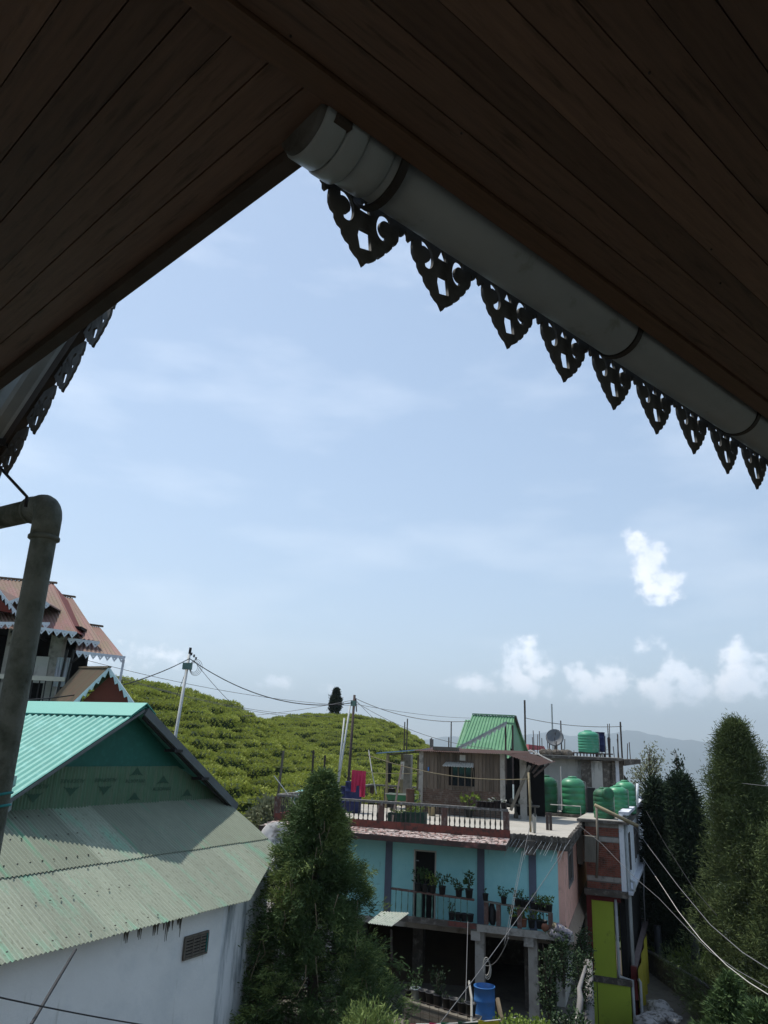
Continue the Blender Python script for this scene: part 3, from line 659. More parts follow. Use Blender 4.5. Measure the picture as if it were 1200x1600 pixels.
# ------------------------------------------------------------------ corrugated-roof house at the lower left
e0 = PD(0, 1508, 12.); FH = Frame(e0, 27.5)            # x along the eave, going away; y to the left (towards the ridge)
ZE = e0[2]
ch = thing('green_roof_house', 'white plastered house with faded green corrugated lean-to and bright teal upper roof', 'house', (*FH.o, 0), FH.rot)
OFF = 3.0
jz = FH.p(180, 1259, OFF)[1]
def lean_z(y): return ZE + (jz - ZE) * y / OFF
def on_lean(px, py):
    # ray meets the lean-to plane
    q = ray(px, py); n = np.array([*( -FH.Y * (jz - ZE) / OFF), 1.0]); o = np.array([*FH.o, ZE]); t = ((o - EYE) @ n) / (q @ n); return FH.l(EYE + q * t)
sheetw = .98; ys = (OFF, OFF * .505, 0.)
E_r = on_lean(394, 1400); E_q = on_lean(418, 1358); E_s = on_lean(434, 1324); J_r = on_lean(340, 1249)
def xr(y):  # right end of the lean-to at distance y from the eave
    pts = sorted([(E_r[1], E_r[0]), (E_q[1], E_q[0]), (E_s[1], E_s[0])]); 
    return float(np.interp(y, [p[0] for p in pts], [p[1] for p in pts]))
XR0, XRT = E_r[0], J_r[0]
x = -2.94; k = 0; gs = random.Random(11)
def clip(me, cuts):
    import bmesh
    bm = bmesh.new(); bm.from_mesh(me)
    for p, n in cuts: bmesh.ops.bisect_plane(bm, geom=bm.verts[:] + bm.edges[:] + bm.faces[:], plane_co=p, plane_no=n, clear_outer=True)
    bm.to_mesh(me); bm.free(); return me
def cut_of(a, b):
    d = np.array([b[0] - a[0], b[1] - a[1]]); d /= np.linalg.norm(d); return (a[0], a[1], 0), (-d[1], d[0], 0)
CUTS = [cut_of(E_s, (J_r[0] + .15, J_r[1])), cut_of(E_q, E_s), cut_of(E_r, E_q)]
CUTS = [(p, tuple(-c for c in n)) for p, n in CUTS]
while x < E_s[0] + .2:
    for row in (0, 1):
        ya, yb = (ys[0] + .02, ys[1] - .06) if row == 0 else (ys[1], ys[2] - .0)
        xa, xb = x - .03, x + sheetw + .03
        zo = (.022 if row == 0 else 0) + (.006 if k % 2 else 0)
        m = corr((xa, ya, lean_z(ya) + zo), (xb, ya, lean_z(ya) + zo), (xb, yb, lean_z(yb) + zo), (xa, yb, lean_z(yb) + zo), pitch=.079, amp=.015, seg=6, nv=3)
        me_ = m.mesh('roof_sheet')
        if xb > min(J_r[0], E_r[0]) - .1: clip(me_, CUTS)
        if not me_.polygons: continue
        green = (row == 1 and k in (6, 7)) or (row == 0 and k in (0, 6)) or (row == 1 and k in (0,))
        link('roof_sheet', me_, m_oldgreen if (row == 1 or green) else m_oldgrey, ch)
    x += sheetw; k += 1
sc_ = MB(); g = random.Random(15)
for yy in (.12, OFF * .28, OFF * .47, OFF * .56, OFF * .75, OFF * .93):
    for k_ in range(26):
        x_ = -2.9 + k_ * .237 + g.uniform(-.02, .02)
        if x_ < min(xr(yy), J_r[0]) - .1: sc_.lathe([(.016, 0), (.012, .012)], 6, (x_, yy, lean_z(yy) + .036))
sc_.obj('roof_screws', m_iron, ch, kind='stuff')
# walls
w1a, zt_ = -3.0, 0
WI = .32
c1 = FH.p(345, 1470, WI)[0]; zw = lean_z(WI) - .03
MB().box(-6, c1, WI, WI + .2, 0, zw).obj('wall', m_whitewall, ch)
p2 = FH.l(PD(392, 1470, 17.3)); p3 = FH.l(PD(414, 1450, 18.6))
def wallseg(a, b, z0, z1a, z1b, mat, th=.2):
    d = np.array([b[0] - a[0], b[1] - a[1]]); d /= np.linalg.norm(d); n = np.array([-d[1], d[0]]) * th
    return MB().hexa([(a[0], a[1], z0), (b[0], b[1], z0), (b[0] + n[0], b[1] + n[1], z0), (a[0] + n[0], a[1] + n[1], z0)], [(a[0], a[1], z1a), (b[0], b[1], z1b), (b[0] + n[0], b[1] + n[1], z1b), (a[0] + n[0], a[1] + n[1], z1a)]).obj('wall', mat, ch)
a2 = np.array([c1, WI]); b2 = np.array([p2[0], p2[1]]); b3 = np.array([p3[0], p3[1]])
wallseg(a2 + (.003, .003), b2, 0, zw, lean_z(min(p2[1], 2)) - .03, m_stainwall); wallseg(b2 + (.003, .003), b3, 0, lean_z(min(p2[1], 2)) - .03, lean_z(min(p3[1], 2.4)) - .04, m_whitewall)
# vent in the wall
v0 = FH.p(289, 1466, WI); v1 = FH.p(322, 1457, WI); v2 = FH.p(289, 1495, WI); v3 = FH.p(322, 1486, WI)
vx0, vx1 = v0[0], v1[0]; vz1, vz0 = (v0[1] + v1[1]) / 2, (v2[1] + v3[1]) / 2
vt = MB().box(vx0, vx1, WI - .02, WI - .003, vz0, vz1).obj('vent', m_dark, ch)
fm = MB(); fm.box(vx0 - .03, vx1 + .03, WI - .05, WI - .01, vz1, vz1 + .035).box(vx0 - .03, vx1 + .03, WI - .05, WI - .01, vz0 - .035, vz0).box(vx0 - .035, vx0, WI - .05, WI - .01, vz0, vz1).box(vx1, vx1 + .035, WI - .05, WI - .01, vz0, vz1)
fm.obj('vent_frame', m_woodgrey, vt); MB().box(vx1 - .03, vx1 - .003, WI - .06, WI - .01, vz0 + .003, vz1 - .003).obj('vent_side', M('teal frame', (.03, .16, .14), rough=.7), vt)
for i in range(6):
    z_ = vz0 + (vz1 - vz0) * (i + .5) / 6; MB().box(vx0, vx1, WI - .045, WI - .02, z_ - .014, z_ + .014).obj('slat', m_woodgrey, vt)
for i in (1, 2): MB().box(vx0 + (vx1 - vx0) * i / 3 - .012, vx0 + (vx1 - vx0) * i / 3 + .012, WI - .055, WI - .045, vz0, vz1).obj('bar', m_woodgrey, vt)
# mud drips under the eave
mm = MB(); gd = random.Random(3)
for i in range(26):
    x_ = gd.uniform(FH.p(190, 1460, WI)[0], FH.p(290, 1440, WI)[0]); w_ = gd.uniform(.012, .03); l_ = gd.choice([.02, .04, .06, .1, .24]); zd = ZE - .08; l_ += .08; mm.ext([(x_ - w_, WI - .004, zd), (x_ + w_, WI - .004, zd), (x_ + w_ * .3, WI - .004, zd - l_ * .4), (x_, WI - .004, zd - l_)], (0, -.006, 0))
mm.obj('mud_drip', M('dried mud', (.12, .11, .09), rough=.95), ch, kind='stuff')
# gable: lower corrugated strip with printed sheets, upper flat green panel
apx, apz = FH.p(208, 1112, OFF); gl = FH.p(15, 1240, OFF); gr_ = FH.p(340, 1249, OFF)
slL = (apz - gl[1]) / (apx - gl[0]); slR = (apz - gr_[1]) / (gr_[0] - apx)
mid = FH.p(180, 1199, OFF)[1]
def gz(x): return apz - (apx - x) * slL if x < apx else apz - (x - apx) * slR
xl_, xr_ = apx - (apz - mid) / slL, apx + (apz - mid) / slR
MB().ext([(xl_, OFF + .03, mid - .05), (xr_, OFF + .03, mid - .05), (apx, OFF + .03, apz)], (0, .05, 0)).obj('gable_panel', m_tealgable, ch)
x = FH.p(20, 1250, OFF)[0]; xe = FH.p(345, 1240, OFF)[0]; n_ = 7; bw = (xe - x) / n_
txt = text_mesh('ALSOPARE', .125)
for m_ in (txt,): m_.materials.append(M('print ink', (.03, .08, .048), rough=.7))
logo = flat_curve([[(-.19, -.06), (-.11, -.01), (-.05, .05), (0, .10), (.05, .05), (.11, -.01), (.19, -.06), (.1, -.035), (.05, -.045), (.02, -.02), (0, -.045), (-.02, -.02), (-.05, -.045), (-.1, -.035)]], .0015); logo.materials.append(MATS['print ink'])
for i in range(n_):
    xa, xb = x + i * bw, x + (i + 1) * bw; za, zb = min(mid + .02, gz(xa) - .02), min(mid + .02, gz(xb) - .02)
    za = max(za, jz + .06); zb = max(zb, jz + .06)
    m = corr((xa - .02, OFF, za), (xb + .02, OFF, zb), (xb + .02, OFF, jz - .05), (xa - .02, OFF, jz - .05), pitch=.079, amp=.009, seg=6, nv=1)
    m.v = [(p[0], p[1] - (.004 if i % 2 else 0), p[2]) for p in m.v]; sh = m.obj('gable_sheet', m_dgreen, ch)
    xc = (xa + xb) / 2; inv = i < 3
    for (lx_, lz_) in (((0, .40),) if i in (0, 1, 2, 4) else ((0, .58), (.02, .08)) if i == 3 else ((0, .1),) if i == 5 else ()):
        zc = jz + lz_
        if gz(xc) - .1 < zc + .15: zc = gz(xc) - .3
        r_ = (R(90), R(180) if inv else 0, 0); s_ = -1 if inv else 1
        link('print_logo', logo, None, sh, (xc + lx_, OFF - .016, zc + s_ * .06), r_, (1.1, 1.1, 1)); link('print_lettering', txt, None, sh, (xc + lx_, OFF - .016, zc - s_ * .14), r_, (1.0, .8, 1))
MB().box(FH.p(0, 1270, OFF)[0] - 1.5, x, OFF - .004, OFF + .05, jz - .1, gl[1] + .3).obj('wall', m_galv, ch)
# main roof: near slope bright teal, far slope seen by its barge
OV = .35; RY = OFF - OV
def rk(x, dz=0, y=RY): return (x, y, gz(x) + dz)
xa0 = apx - 3.2; RL = 9.0
c_ = corr((apx, RY, apz + .10), (apx, RY + RL, apz + .10), (xa0, RY + RL, gz(xa0) + .10), (xa0, RY, gz(xa0) + .10), pitch=.2, amp=.022, seg=8, nv=2)
c_.obj('upper_roof_sheet', m_teal, ch)
xb0 = E_s[0] + .25
c_ = corr((apx, RY, apz + .10), (apx, RY + RL, apz + .10), (xb0, RY + RL, gz(xb0) + .10), (xb0, RY, gz(xb0) + .10), pitch=.155, amp=.028, seg=6, nv=2)
c_.obj('upper_roof_sheet', m_teal, ch)
rc = MB(); rc.ext([(apx - .42, RY - .03, apz + .10 - .42 * slL + .055), (apx, RY - .03, apz + .19), (apx + .3, RY - .03, apz + .10 - .3 * slR + .055), (apx + .3, RY - .03, apz + .10 - .3 * slR + .035), (apx, RY - .03, apz + .165), (apx - .42, RY - .03, apz + .10 - .42 * slL + .035)], (0, RL, 0)).obj('ridge_cap', m_teal, ch)
m_barge = M('grey barge board', (.13, .145, .145), (.10, .11, .11), sc=4, rough=.7)
MB().beam(rk(apx + .02, .02), rk(xb0, .02), .06, .17).obj('barge_board', m_barge, ch)
MB().beam(rk(apx + .02, -.1, RY + .06), rk(xb0 - .1, -.1, RY + .06), .05, .06).obj('barge_rafter', m_black, ch)
MB().beam(rk(apx - .02, .045), rk(xa0, .045), .03, .05).obj('barge_board', m_barge, ch)
for t_ in (.33, .62): 
    x_ = apx + (xb0 - apx) * t_; MB().box(x_ - .15, x_ + .12, RY - .05, RY + .25, gz(x_) - .12, gz(x_) - .06).obj('purlin_end', m_black, ch)
MB().hexa([(apx - 2.6, OFF + .1, 0), (E_s[0], OFF + .1, 0), (E_s[0], OFF + RL, 0), (apx - 2.6, OFF + RL, 0)], [(apx - 2.6, OFF + .1, jz - .3), (E_s[0], OFF + .1, ZE), (E_s[0], OFF + RL, ZE), (apx - 2.6, OFF + RL, jz - .3)]).obj('wall', m_whitewall, ch)
tag(MB().tube([FH.w(-9, WI - 0, 0) * 0 + PD(118, 1484, 11.5), PD(48, 1602, 9.5)], .02, 6).obj('roof_cable', m_cable, None), 'thick black cable running down from the corrugated eave', 'cable')
tag(MB().tube(catenary(PD(-60, 1545, 9), PD(300, 1612, 12), .03), .009, 6).obj('wall_cable', m_cable, None), 'thin black cable crossing low in front of the white plastered wall', 'cable')
# ground slab and boulders beside the house
def rock(name, p, s, seed, mat, label=None, cat=None, parent=None):
    import bmesh; from mathutils import noise as mn
    bm = bmesh.new(); bmesh.ops.create_icosphere(bm, subdivisions=3, radius=1)
    for v in bm.verts: v.co *= 1 + .35 * mn.noise(v.co * 1.1 + Vector((seed * 3.3, 1, 2))) + .08 * mn.noise(v.co * 5 + Vector((seed, 0, 0)))
    me = bpy.data.meshes.new(name); bm.to_mesh(me); bm.free(); me.shade_smooth(); o = link(name, me, mat, parent, p, (0, 0, seed), s)
    if label: tag(o, label, cat)
    return o
m_rock = M('white rock', (.42, .41, .40), (.32, .31, .30), sc=2.5, rough=.9, c3=(.10, .095, .085), c3sc=2.1, c3t=.56, bump=.4, bsc=8)
for i, (px, py, d, s_) in enumerate(((424, 1316, 27, .55), (417, 1370, 24, .28), (452, 1322, 27.5, .5))):
    pass

# ------------------------------------------------------------------ red-roofed chalet up the hill
D0 = 30.
FC = Frame(PD(0, 1000, D0), 84.)
cl = thing('red_roof_chalet', 'tall timber and concrete chalet with stepped faded red roofs and white fretwork eaves', 'house', (*FC.o, 0), FC.rot)
def fp(px, py, y=0.):
    x, z = FC.p(px, py, y); return np.array([x, y, z])
def roofpiece(rl, rr, er, elft, back, front, mat, shift=0.):
    """ridge left, ridge right, eave right, eave left as pixels; ridge stands 'back' metres in, eave 'front' metres out"""
    a, b = fp(*rl, back), fp(*rr, back); c, d = fp(*er, -front), fp(*elft, -front)
    c_ = corr(a, b, c, d, pitch=.15, amp=.022, seg=4, nv=3); c_.obj('roof_sheet', mat, cl)
    MB().beam(a + (-.1, 0, .04), b + (.12, 0, .04), .14, .07).obj('ridge_cap', m_brownroof, cl)
    return a, b, c, d
def fretrow(p, q, size=.25, drop=.17, mat=None, parent=None):
    """a fascia board with hanging pierced triangles"""
    p = np.array(p, float); q = np.array(q, float); L_ = np.linalg.norm(q - p); n = max(1, int(round(L_ / size))); d = (q - p) / n
    m = MB(); m.beam(p, q, .03, .07)
    nrm = np.cross(d, (0, 0, 1)); nrm = nrm / np.linalg.norm(nrm) * .02
    for i in range(n):
        a = p + d * i - (0, 0, .03); b = a + d; t = (a + b) / 2 - (0, 0, drop); ia = a * .62 + b * .38 - (0, 0, .05); ib = a * .38 + b * .62 - (0, 0, .05); it = (a + b) / 2 - (0, 0, drop * .55)
        for quad in ((a, ia, it, t), (b, t, it, ib), (a, b, ib, ia)): m.ext(quad, nrm)
    return m.obj('fretwork', mat or m_white, parent if parent is not None else cl)
r1 = roofpiece((-160, 889), (84, 912), (121, 988), (-120, 975), 3.4, 1.3, m_redroof)
r2 = roofpiece((70, 927), (113, 934), (158, 1002), (80, 992), 4.0, .8, m_redroof)
r3 = roofpiece((125, 975), (156, 980), (193, 1026), (118, 1017), 3.0, 1.25, m_redroof)
MB().ext([r1[1] + (-.02, 0, 0), r1[2] + (-.02, 0, 0), (r1[2][0] - .02, 3.4, r1[2][2])], (-.05, 0, 0)).obj('gable_side', m_redboard, cl)
fretrow(fp(-120, 972, -1.25), fp(78, 974, -1.25)); fretrow(fp(60, 981, -1.5), fp(120, 989, -1.5)); fretrow(fp(106, 998, -.9), fp(156, 1004, -.9)); fretrow(fp(119, 1018, -1.3), fp(196, 1027, -1.3))
# dormers
for (l_, t_, r_) in (((-40, 950), (-2, 921), (30, 962)), ((15, 941), (52, 928), (78, 946))):
    a, b, c = fp(*l_, -.8), fp(*t_, -.8), fp(*r_, -.8); bk = np.array([0, 2.2, 0])
    for e_, f_ in ((a, b), (b, c)):
        MB().hexa([e_, f_, f_ + bk, e_ + bk], [e_ + (0, 0, .05), f_ + (0, 0, .05), f_ + bk + (0, 0, .05), e_ + bk + (0, 0, .05)]).obj('dormer_roof', m_redroof, cl)
        fretrow(e_ + (0, -.05, 0), f_ + (0, -.05, 0), .22, .16)
    MB().ext([a * .86 + b * .07 + c * .07, b - (0, 0, .25), c * .86 + b * .07 + a * .07], (0, .06, 0)).obj('dormer_front', m_redboard, cl)
# body: dark recessed storey, concrete pillars, curtain, balcony
zb = fp(60, 1096)[2]; ztp = fp(60, 985)[2]; zr = fp(60, 1062)[2]
xR = fp(108, 1060)[0]
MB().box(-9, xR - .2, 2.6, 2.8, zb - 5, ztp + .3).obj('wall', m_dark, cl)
MB().box(-9, xR + .2, -.5, 3, zb - .28, zb - .05).obj('balcony_slab', m_cream, cl)
MB().box(-9, xR - .4, .4, 2.6, zb - 6, zb - .3).obj('wall', m_redboard, cl)
for px in (78, 8): 
    x_ = fp(px, 1050)[0]; MB().box(x_ - .22, x_ + .22, .2, .6, zb - .05, ztp + .1).obj('pillar', m_conc, cl)
ca, cb = fp(86, 1050, .1)[0], fp(108, 1050, .1)[0]
m = MB(); n_ = 24
pts_ = [(ca + (cb - ca) * i / n_, .1 + .05 * math.sin(i * 1.3)) for i in range(n_ + 1)]
for i in range(n_): m.hexa([(*pts_[i], zr - .2), (*pts_[i + 1], zr - .2), (pts_[i + 1][0], pts_[i + 1][1] + .02, zr - .2), (pts_[i][0], pts_[i][1] + .02, zr - .2)], [(*pts_[i], ztp - .9), (*pts_[i + 1], ztp - .9), (pts_[i + 1][0], pts_[i + 1][1] + .02, ztp - .9), (pts_[i][0], pts_[i][1] + .02, ztp - .9)])
m.obj('curtain', m_white, cl)
MB().box(fp(52, 1050, .1)[0], ca - .3, .15, .2, zr - .1, ztp - .9).obj('panel', m_house, cl)
MB().box(-9, xR, -.5, -.3, zr - .05, zr + .1).obj('balcony_rail', m_cream, cl)
gx = random.Random(5); x_ = -4.
while x_ < xR: 
    MB().tube([(x_, -.4, zb - .05), (x_ + gx.uniform(-.03, .03), -.4, zr)], .022, 6).obj('baluster', m_black if gx.random() < .7 else m_white, cl); x_ += .22
for px in (100, 110, 188): 
    y_ = -.4 if px != 188 else -1.2
    a = fp(px, 1015 if px != 188 else 1030, y_); MB().beam((a[0], y_, zb - .1 if px < 150 else zb - 1.5), (a[0] + (.12 if px < 150 else .12), y_, a[2]), .07, .07).obj('post', m_black if px < 150 else m_white, cl)
a, b = fp(112, 1035, -.4), fp(128, 1023, -.9); MB().beam(a, b, .06, .06).obj('brace', m_black, cl)
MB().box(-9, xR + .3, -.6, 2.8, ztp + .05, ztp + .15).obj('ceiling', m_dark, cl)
for k_ in range(4):
    x_ = fp(30, 1000)[0] + k_ * .75; MB().beam((x_, -.9, ztp - .2), (x_ - .6, 2.4, ztp - .1), .05, .08).obj('rafter', m_black, cl)
# ------------------------------------------------------------------ small red gable
FK = Frame(PD(172, 1044, 23.5), 100.)
kk = thing('red_gable_shelter', 'small shelter roof with deep red gable front and white fretwork rakes behind the teal roof', 'shelter', (*FK.o, 0), FK.rot)
def kp(px, py, y=0.): x, z = FK.p(px, py, y); return np.array([x, y, z])
T_, L_, R_ = kp(172, 1044), kp(111, 1103), kp(215, 1106)
bk = kp(125, 1044, 3.2) - T_; LB = kp(76, 1098, 3.2)
c_ = corr(T_ + bk, T_, L_, LB, pitch=.1, amp=.012, seg=4, nv=2); c_.obj('roof_sheet', m_brownroof, kk)
c_ = corr(T_, T_ + bk, R_ + bk, R_, pitch=.1, amp=.012, seg=4, nv=2); c_.obj('roof_sheet', m_brownroof, kk)
MB().ext([T_ + (0, .12, -.18), L_ * .97 + T_ * .03 + (.12, .12, 0), R_ * .97 + T_ * .03 + (-.12, .12, 0)], (0, .05, 0)).obj('gable_front', m_redboard, kk)
MB().beam(T_ + (0, -.03, .03), T_ + bk + (0, 0, .03), .1, .05).obj('ridge_cap', m_brownroof, kk)
for e_, f_ in ((L_, T_), (T_, R_)): fretrow(e_ + (0, -.04, -.02), f_ + (0, -.04, -.02), .24, .14, m_white, kk)
for px in (140, 200): 
    a = kp(px, 1100, .6); MB().box(a[0] - .05, a[0] + .05, .6, .7, a[2] - 4.5, a[2] + .1).obj('post', m_black, kk)

# ------------------------------------------------------------------ lone tree on the far tea hill
def conifer(name, base, h, rad, label, mat, seed=1, nb=60, clumps=900, blade=(.3, .035), nblade=14, trunk=.12, prof=None, spread=.5, up=.25, bare=.12, group=None, lobes=1.0, droop=0., pos=.16, cat='tree', tipmat=None, tipfrac=0., shell=(.30, 1.04)):
    g = np.random.default_rng(seed); t = thing(name, label, cat, tuple(base), g.uniform(0, 6), group)
    nseg = 12; tp = [(0.04 * h * .3 * math.sin(i * .9 + seed), 0.04 * h * .3 * math.cos(i * .7 + seed), h * i / nseg) for i in range(nseg + 1)]
    tp = [(x * (i / nseg), y * (i / nseg), z) for i, (x, y, z) in enumerate(tp)]
    MB().tube(tp, [trunk * (1 - .9 * i / nseg) for i in range(nseg + 1)], 9).obj('trunk', m_bark, t, True)
    prof = prof or (lambda u: (1 - u) ** .75)
    C, D, tip = [], [], []; br = MB(); per = clumps // nb
    for b in range(nb):
        u = bare + (1 - bare) * ((b + g.random() * .9) / nb) ** .9; z = h * u; a = b * 2.39996 + g.uniform(-.5, .5)
        L_ = rad * prof(u) * g.uniform(.62, 1.12) * (1 + .18 * lobes * math.sin(a * 2 + u * 9 + seed) + .14 * lobes * math.sin(a * 3 - u * 17)); dr = np.array([math.cos(a), math.sin(a), up]); 
        tb = np.array([np.interp(z, [p[2] for p in tp], [p[0] for p in tp]), np.interp(z, [p[2] for p in tp], [p[1] for p in tp]), z])
        tipp = tb + dr * L_ - np.array([0, 0, droop * L_ * L_ / max(rad, .1)])
        if b % 2 == 0: br.tube([tb, (tb + tipp) / 2 + (0, 0, .03), tipp], [max(.012, trunk * .22 * (1 - u)), .012, .005], 5)
        for c in range(per):
            s = g.uniform(*shell) ** .7; side = g.normal(0, .16 * L_ + .05, 3) * (1.15 - s * .6); side[2] *= .8
            p = tb + (tipp - tb) * s + side; C.append(p); d = dr * .6 + side / (L_ + .1) + g.normal(0, .3, 3); d[2] += .25 - droop; D.append(d / np.linalg.norm(d)); tip.append(s)
    br.obj('branches', m_bark, t)
    C, D, tip = np.array(C), np.array(D), np.array(tip)
    if tipmat is not None and tipfrac > 0:
        cl_ = np.sin(C[:, 0] * 3.1 + seed) * np.sin(C[:, 1] * 2.7) * np.sin(C[:, 2] * 2.3 + 1); sel = (tip > .8) & (cl_ + g.normal(0, .25, len(C)) > (1 - tipfrac) * .5)  # outer clumps chosen for the lighter colour that paints sun on the tips
        link('sunlit_tip_foliage', foliage(C[sel], D[sel], nblade, *blade, spread, pos, seed + 5), tipmat, t); C, D = C[~sel], D[~sel]
    link('foliage', foliage(C, D, nblade, *blade, spread, pos, seed), mat, t)
    return t
az_, e_ = el_of(523, 1126); b_ = txyz(az_, 103.)
conifer('conifer_tree', b_ - (0, 0, .2), 4.3, .98, 'small dark conifer standing alone on the crest of the far tea hill', m_conifer3, 3, 50, 900, (.28, .05), 12, .1, lambda u: (math.sin(min(1, (u - .2) * 4) * 1.57)) * (1 - u ** 1.6) ** .9 + .05, bare=.27, pos=.1)

# ------------------------------------------------------------------ power poles
def pole(label, top, bot_px, d, r0, mat, extra=0.):
    t = thing('utility_pole', label, 'pole', (0, 0, 0)); a = PD(*top, d); b = PD(*bot_px, d - .3); dn = (b - a) / (a - b)[2] * -1
    b2 = a + (b - a) * (1 + extra)
    MB().tube([b2, a], [r0, r0 * .85], 10).obj('shaft', mat, t, True); return t, a, b2
pt1, p1t, _ = pole('leaning grey steel pole with a green meter box above the left hillside', (296, 1022), (272, 1163), 34, .075, m_pole, 1.6)
MB().tube([p1t + (0, 0, -.1), p1t + (.02, 0, .28)], .06, 8).obj('pole_top', m_black, pt1)
bx = PD(294, 1041, 33.9); MB().box(bx[0] - .22, bx[0] + .16, bx[1] - .12, bx[1] + .1, bx[2] - .14, bx[2] + .14).obj('junction_box', M('pole box green', (.13, .22, .19), rough=.6), pt1)
co = MB()
for k_ in range(4):
    c0 = PD(303 + k_, 1043, 33.8); t_ = np.linspace(0, 2 * math.pi, 16); rr_ = .2 + .05 * k_; co.tube([c0 + (rr_ * math.cos(a) * .8, 0, rr_ * math.sin(a)) for a in t_], .008, 4, False)
co.obj('cable_coil', m_cable, pt1)
for k_, (px, py) in enumerate(((299, 1024), (303, 1027), (306, 1031))): 
    c0 = PD(px, py, 33.8); MB().lathe([(.03, 0), (.05, .03), (.03, .06), (.05, .09), (.03, .12)], 8, c0).obj('insulator', m_black, pt1)
pt2, p2t, _ = pole('dark wooden pole with a small green box beside the terrace', (554, 1086), (546, 1200), 36, .07, m_iron, .8)
bx = PD(552, 1099, 35.9); MB().box(bx[0] - .12, bx[0] + .12, bx[1] - .12, bx[1] + .1, bx[2] - .12, bx[2] + .12).obj('junction_box', MATS['pole box green'], pt2)
MB().tube([PD(556, 1092, 35.8), PD(557, 1112, 35.8)], .03, 6).obj('insulator', m_black, pt2)
pole('taller thin white steel pole leaning beside the dark wooden pole', (547, 1103), (533, 1195), 37.5, .05, m_pole, .8)
pole('shorter thin white steel pole leaning left of its taller twin', (538, 1122), (531, 1192), 38.2, .05, m_pole, .8)
# cables
def cable(label, a, b, sag, r=.012, mat=None, name='cable'):
    return tag(MB().tube(catenary(a, b, sag, 20), r, 5).obj(name, mat or m_cable, None, True), label, 'cable')
q1 = PD(296, 1029, 33.9); q2 = PD(551, 1098, 35.8)
cable('thick black cable sagging from the left edge up to the meter-box pole', PD(-30, 1096, 21), q1, .45, .020)
cable('thick black cable sagging between the two utility poles over the tea hill', q1, q2, .75, .020)
cable('black stay cable running steeply down from the grey pole to the hillside', PD(303, 1032, 33.9), PD(392, 1124, 50), .2, .012)
cable('black guy wire dropping left from the grey pole top', PD(294, 1040, 34), PD(275, 1090, 36), .0, .012)
for i, (a, b, s_, lb) in enumerate((((100, 1022, 34), (560, 1103, 44), .4, 'uppermost thin grey line crossing the sky behind the grey pole'), ((120, 1035, 34), (520, 1120, 44), .5, 'middle thin grey line crossing the sky behind the grey pole'), ((150, 1048, 34), (480, 1122, 46), .3, 'lowest thin grey line crossing the sky behind the grey pole'),
    ((380, 1119, 46), (556, 1093, 36), .1, 'thin line rising rightwards from the saddle of the hills to the dark pole'), ((553, 1090, 36), (735, 1127, 34), .35, 'uppermost wire running right from the dark pole to the green roof'), ((556, 1097, 36), (770, 1170, 34), .4, 'sagging wire running right from the dark pole behind the wooden shack'),
    ((556, 1094, 36), (606, 1140, 60), .1, 'short wire dropping right from the dark pole to the far hill'), ((554, 1100, 36), (760, 1122, 60), .2, 'faint straight wire running right from the dark pole toward the distance'))):
    cable(lb, PD(*a), PD(*b), s_, .011 if i != 4 else .015, m_greycable)

# ------------------------------------------------------------------ the turquoise house
FB = Frame((6.72, 28.0), 108.5)
bh = thing('turquoise_house', 'turquoise concrete house on pillars with roof terrace, red balustrade and peach side wall', 'house', (*FB.o, 0), FB.rot)
def B(px, py, y=0.): x, z = FB.p(px, py, y); return np.array([x, y, z])
ZT = B(797, 1303, -.35)[2]                       # terrace level
ZSB = B(750, 1446, 0)[2]; ZWT = ZT - .42
print('terrace', ZT, 'slab', ZSB)
XLF = B(431, 1263, -.35)[0]                      # left end
side_len = 12.5
def bo(x0, x1, y0, y1, z0, z1, name, mat): return MB().box(x0, x1, y0, y1, z0, z1).obj(name, mat, bh)
dl, dr_, dt, dbt = B(647, 1330)[0], B(682, 1330)[0], B(660, 1328)[2], B(660, 1424)[2]
# front wall around the door
fw_ = MB(); fw_.box(XLF, dl, 0, .2, ZSB - .1, ZWT).box(dr_, 0, 0, .2, ZSB - .1, ZWT).box(dl, dr_, 0, .2, dt, ZWT)
fw_.obj('front_wall', m_turq, bh)
door = bo(dl + .04, dr_ - .04, .12, .17, ZSB, dt - .04, 'door', m_dark)
MB().box(dl - .0, dl + .05, -.02, .14, ZSB, dt).box(dr_ - .05, dr_, -.02, .14, ZSB, dt).box(dl, dr_, -.02, .14, dt - .05, dt + .0).obj('door_frame', m_cream, door)
MB().box(dl + .06, dl + .16, .09, .125, dt - .4, dt - .37).obj('bolt', m_pole, door)
for px in (606.5, 751.5, 832.5): 
    a = B(px, 1380)[0]; bo(a - .125, a + .125, -.05, .003, ZSB - .1, ZWT + .001, 'pilaster', m_pil)
a = B(490, 1360)[0]; bo(a - .125, a + .125, -.05, .003, ZSB - .1, ZWT + .001, 'pilaster', m_pil)
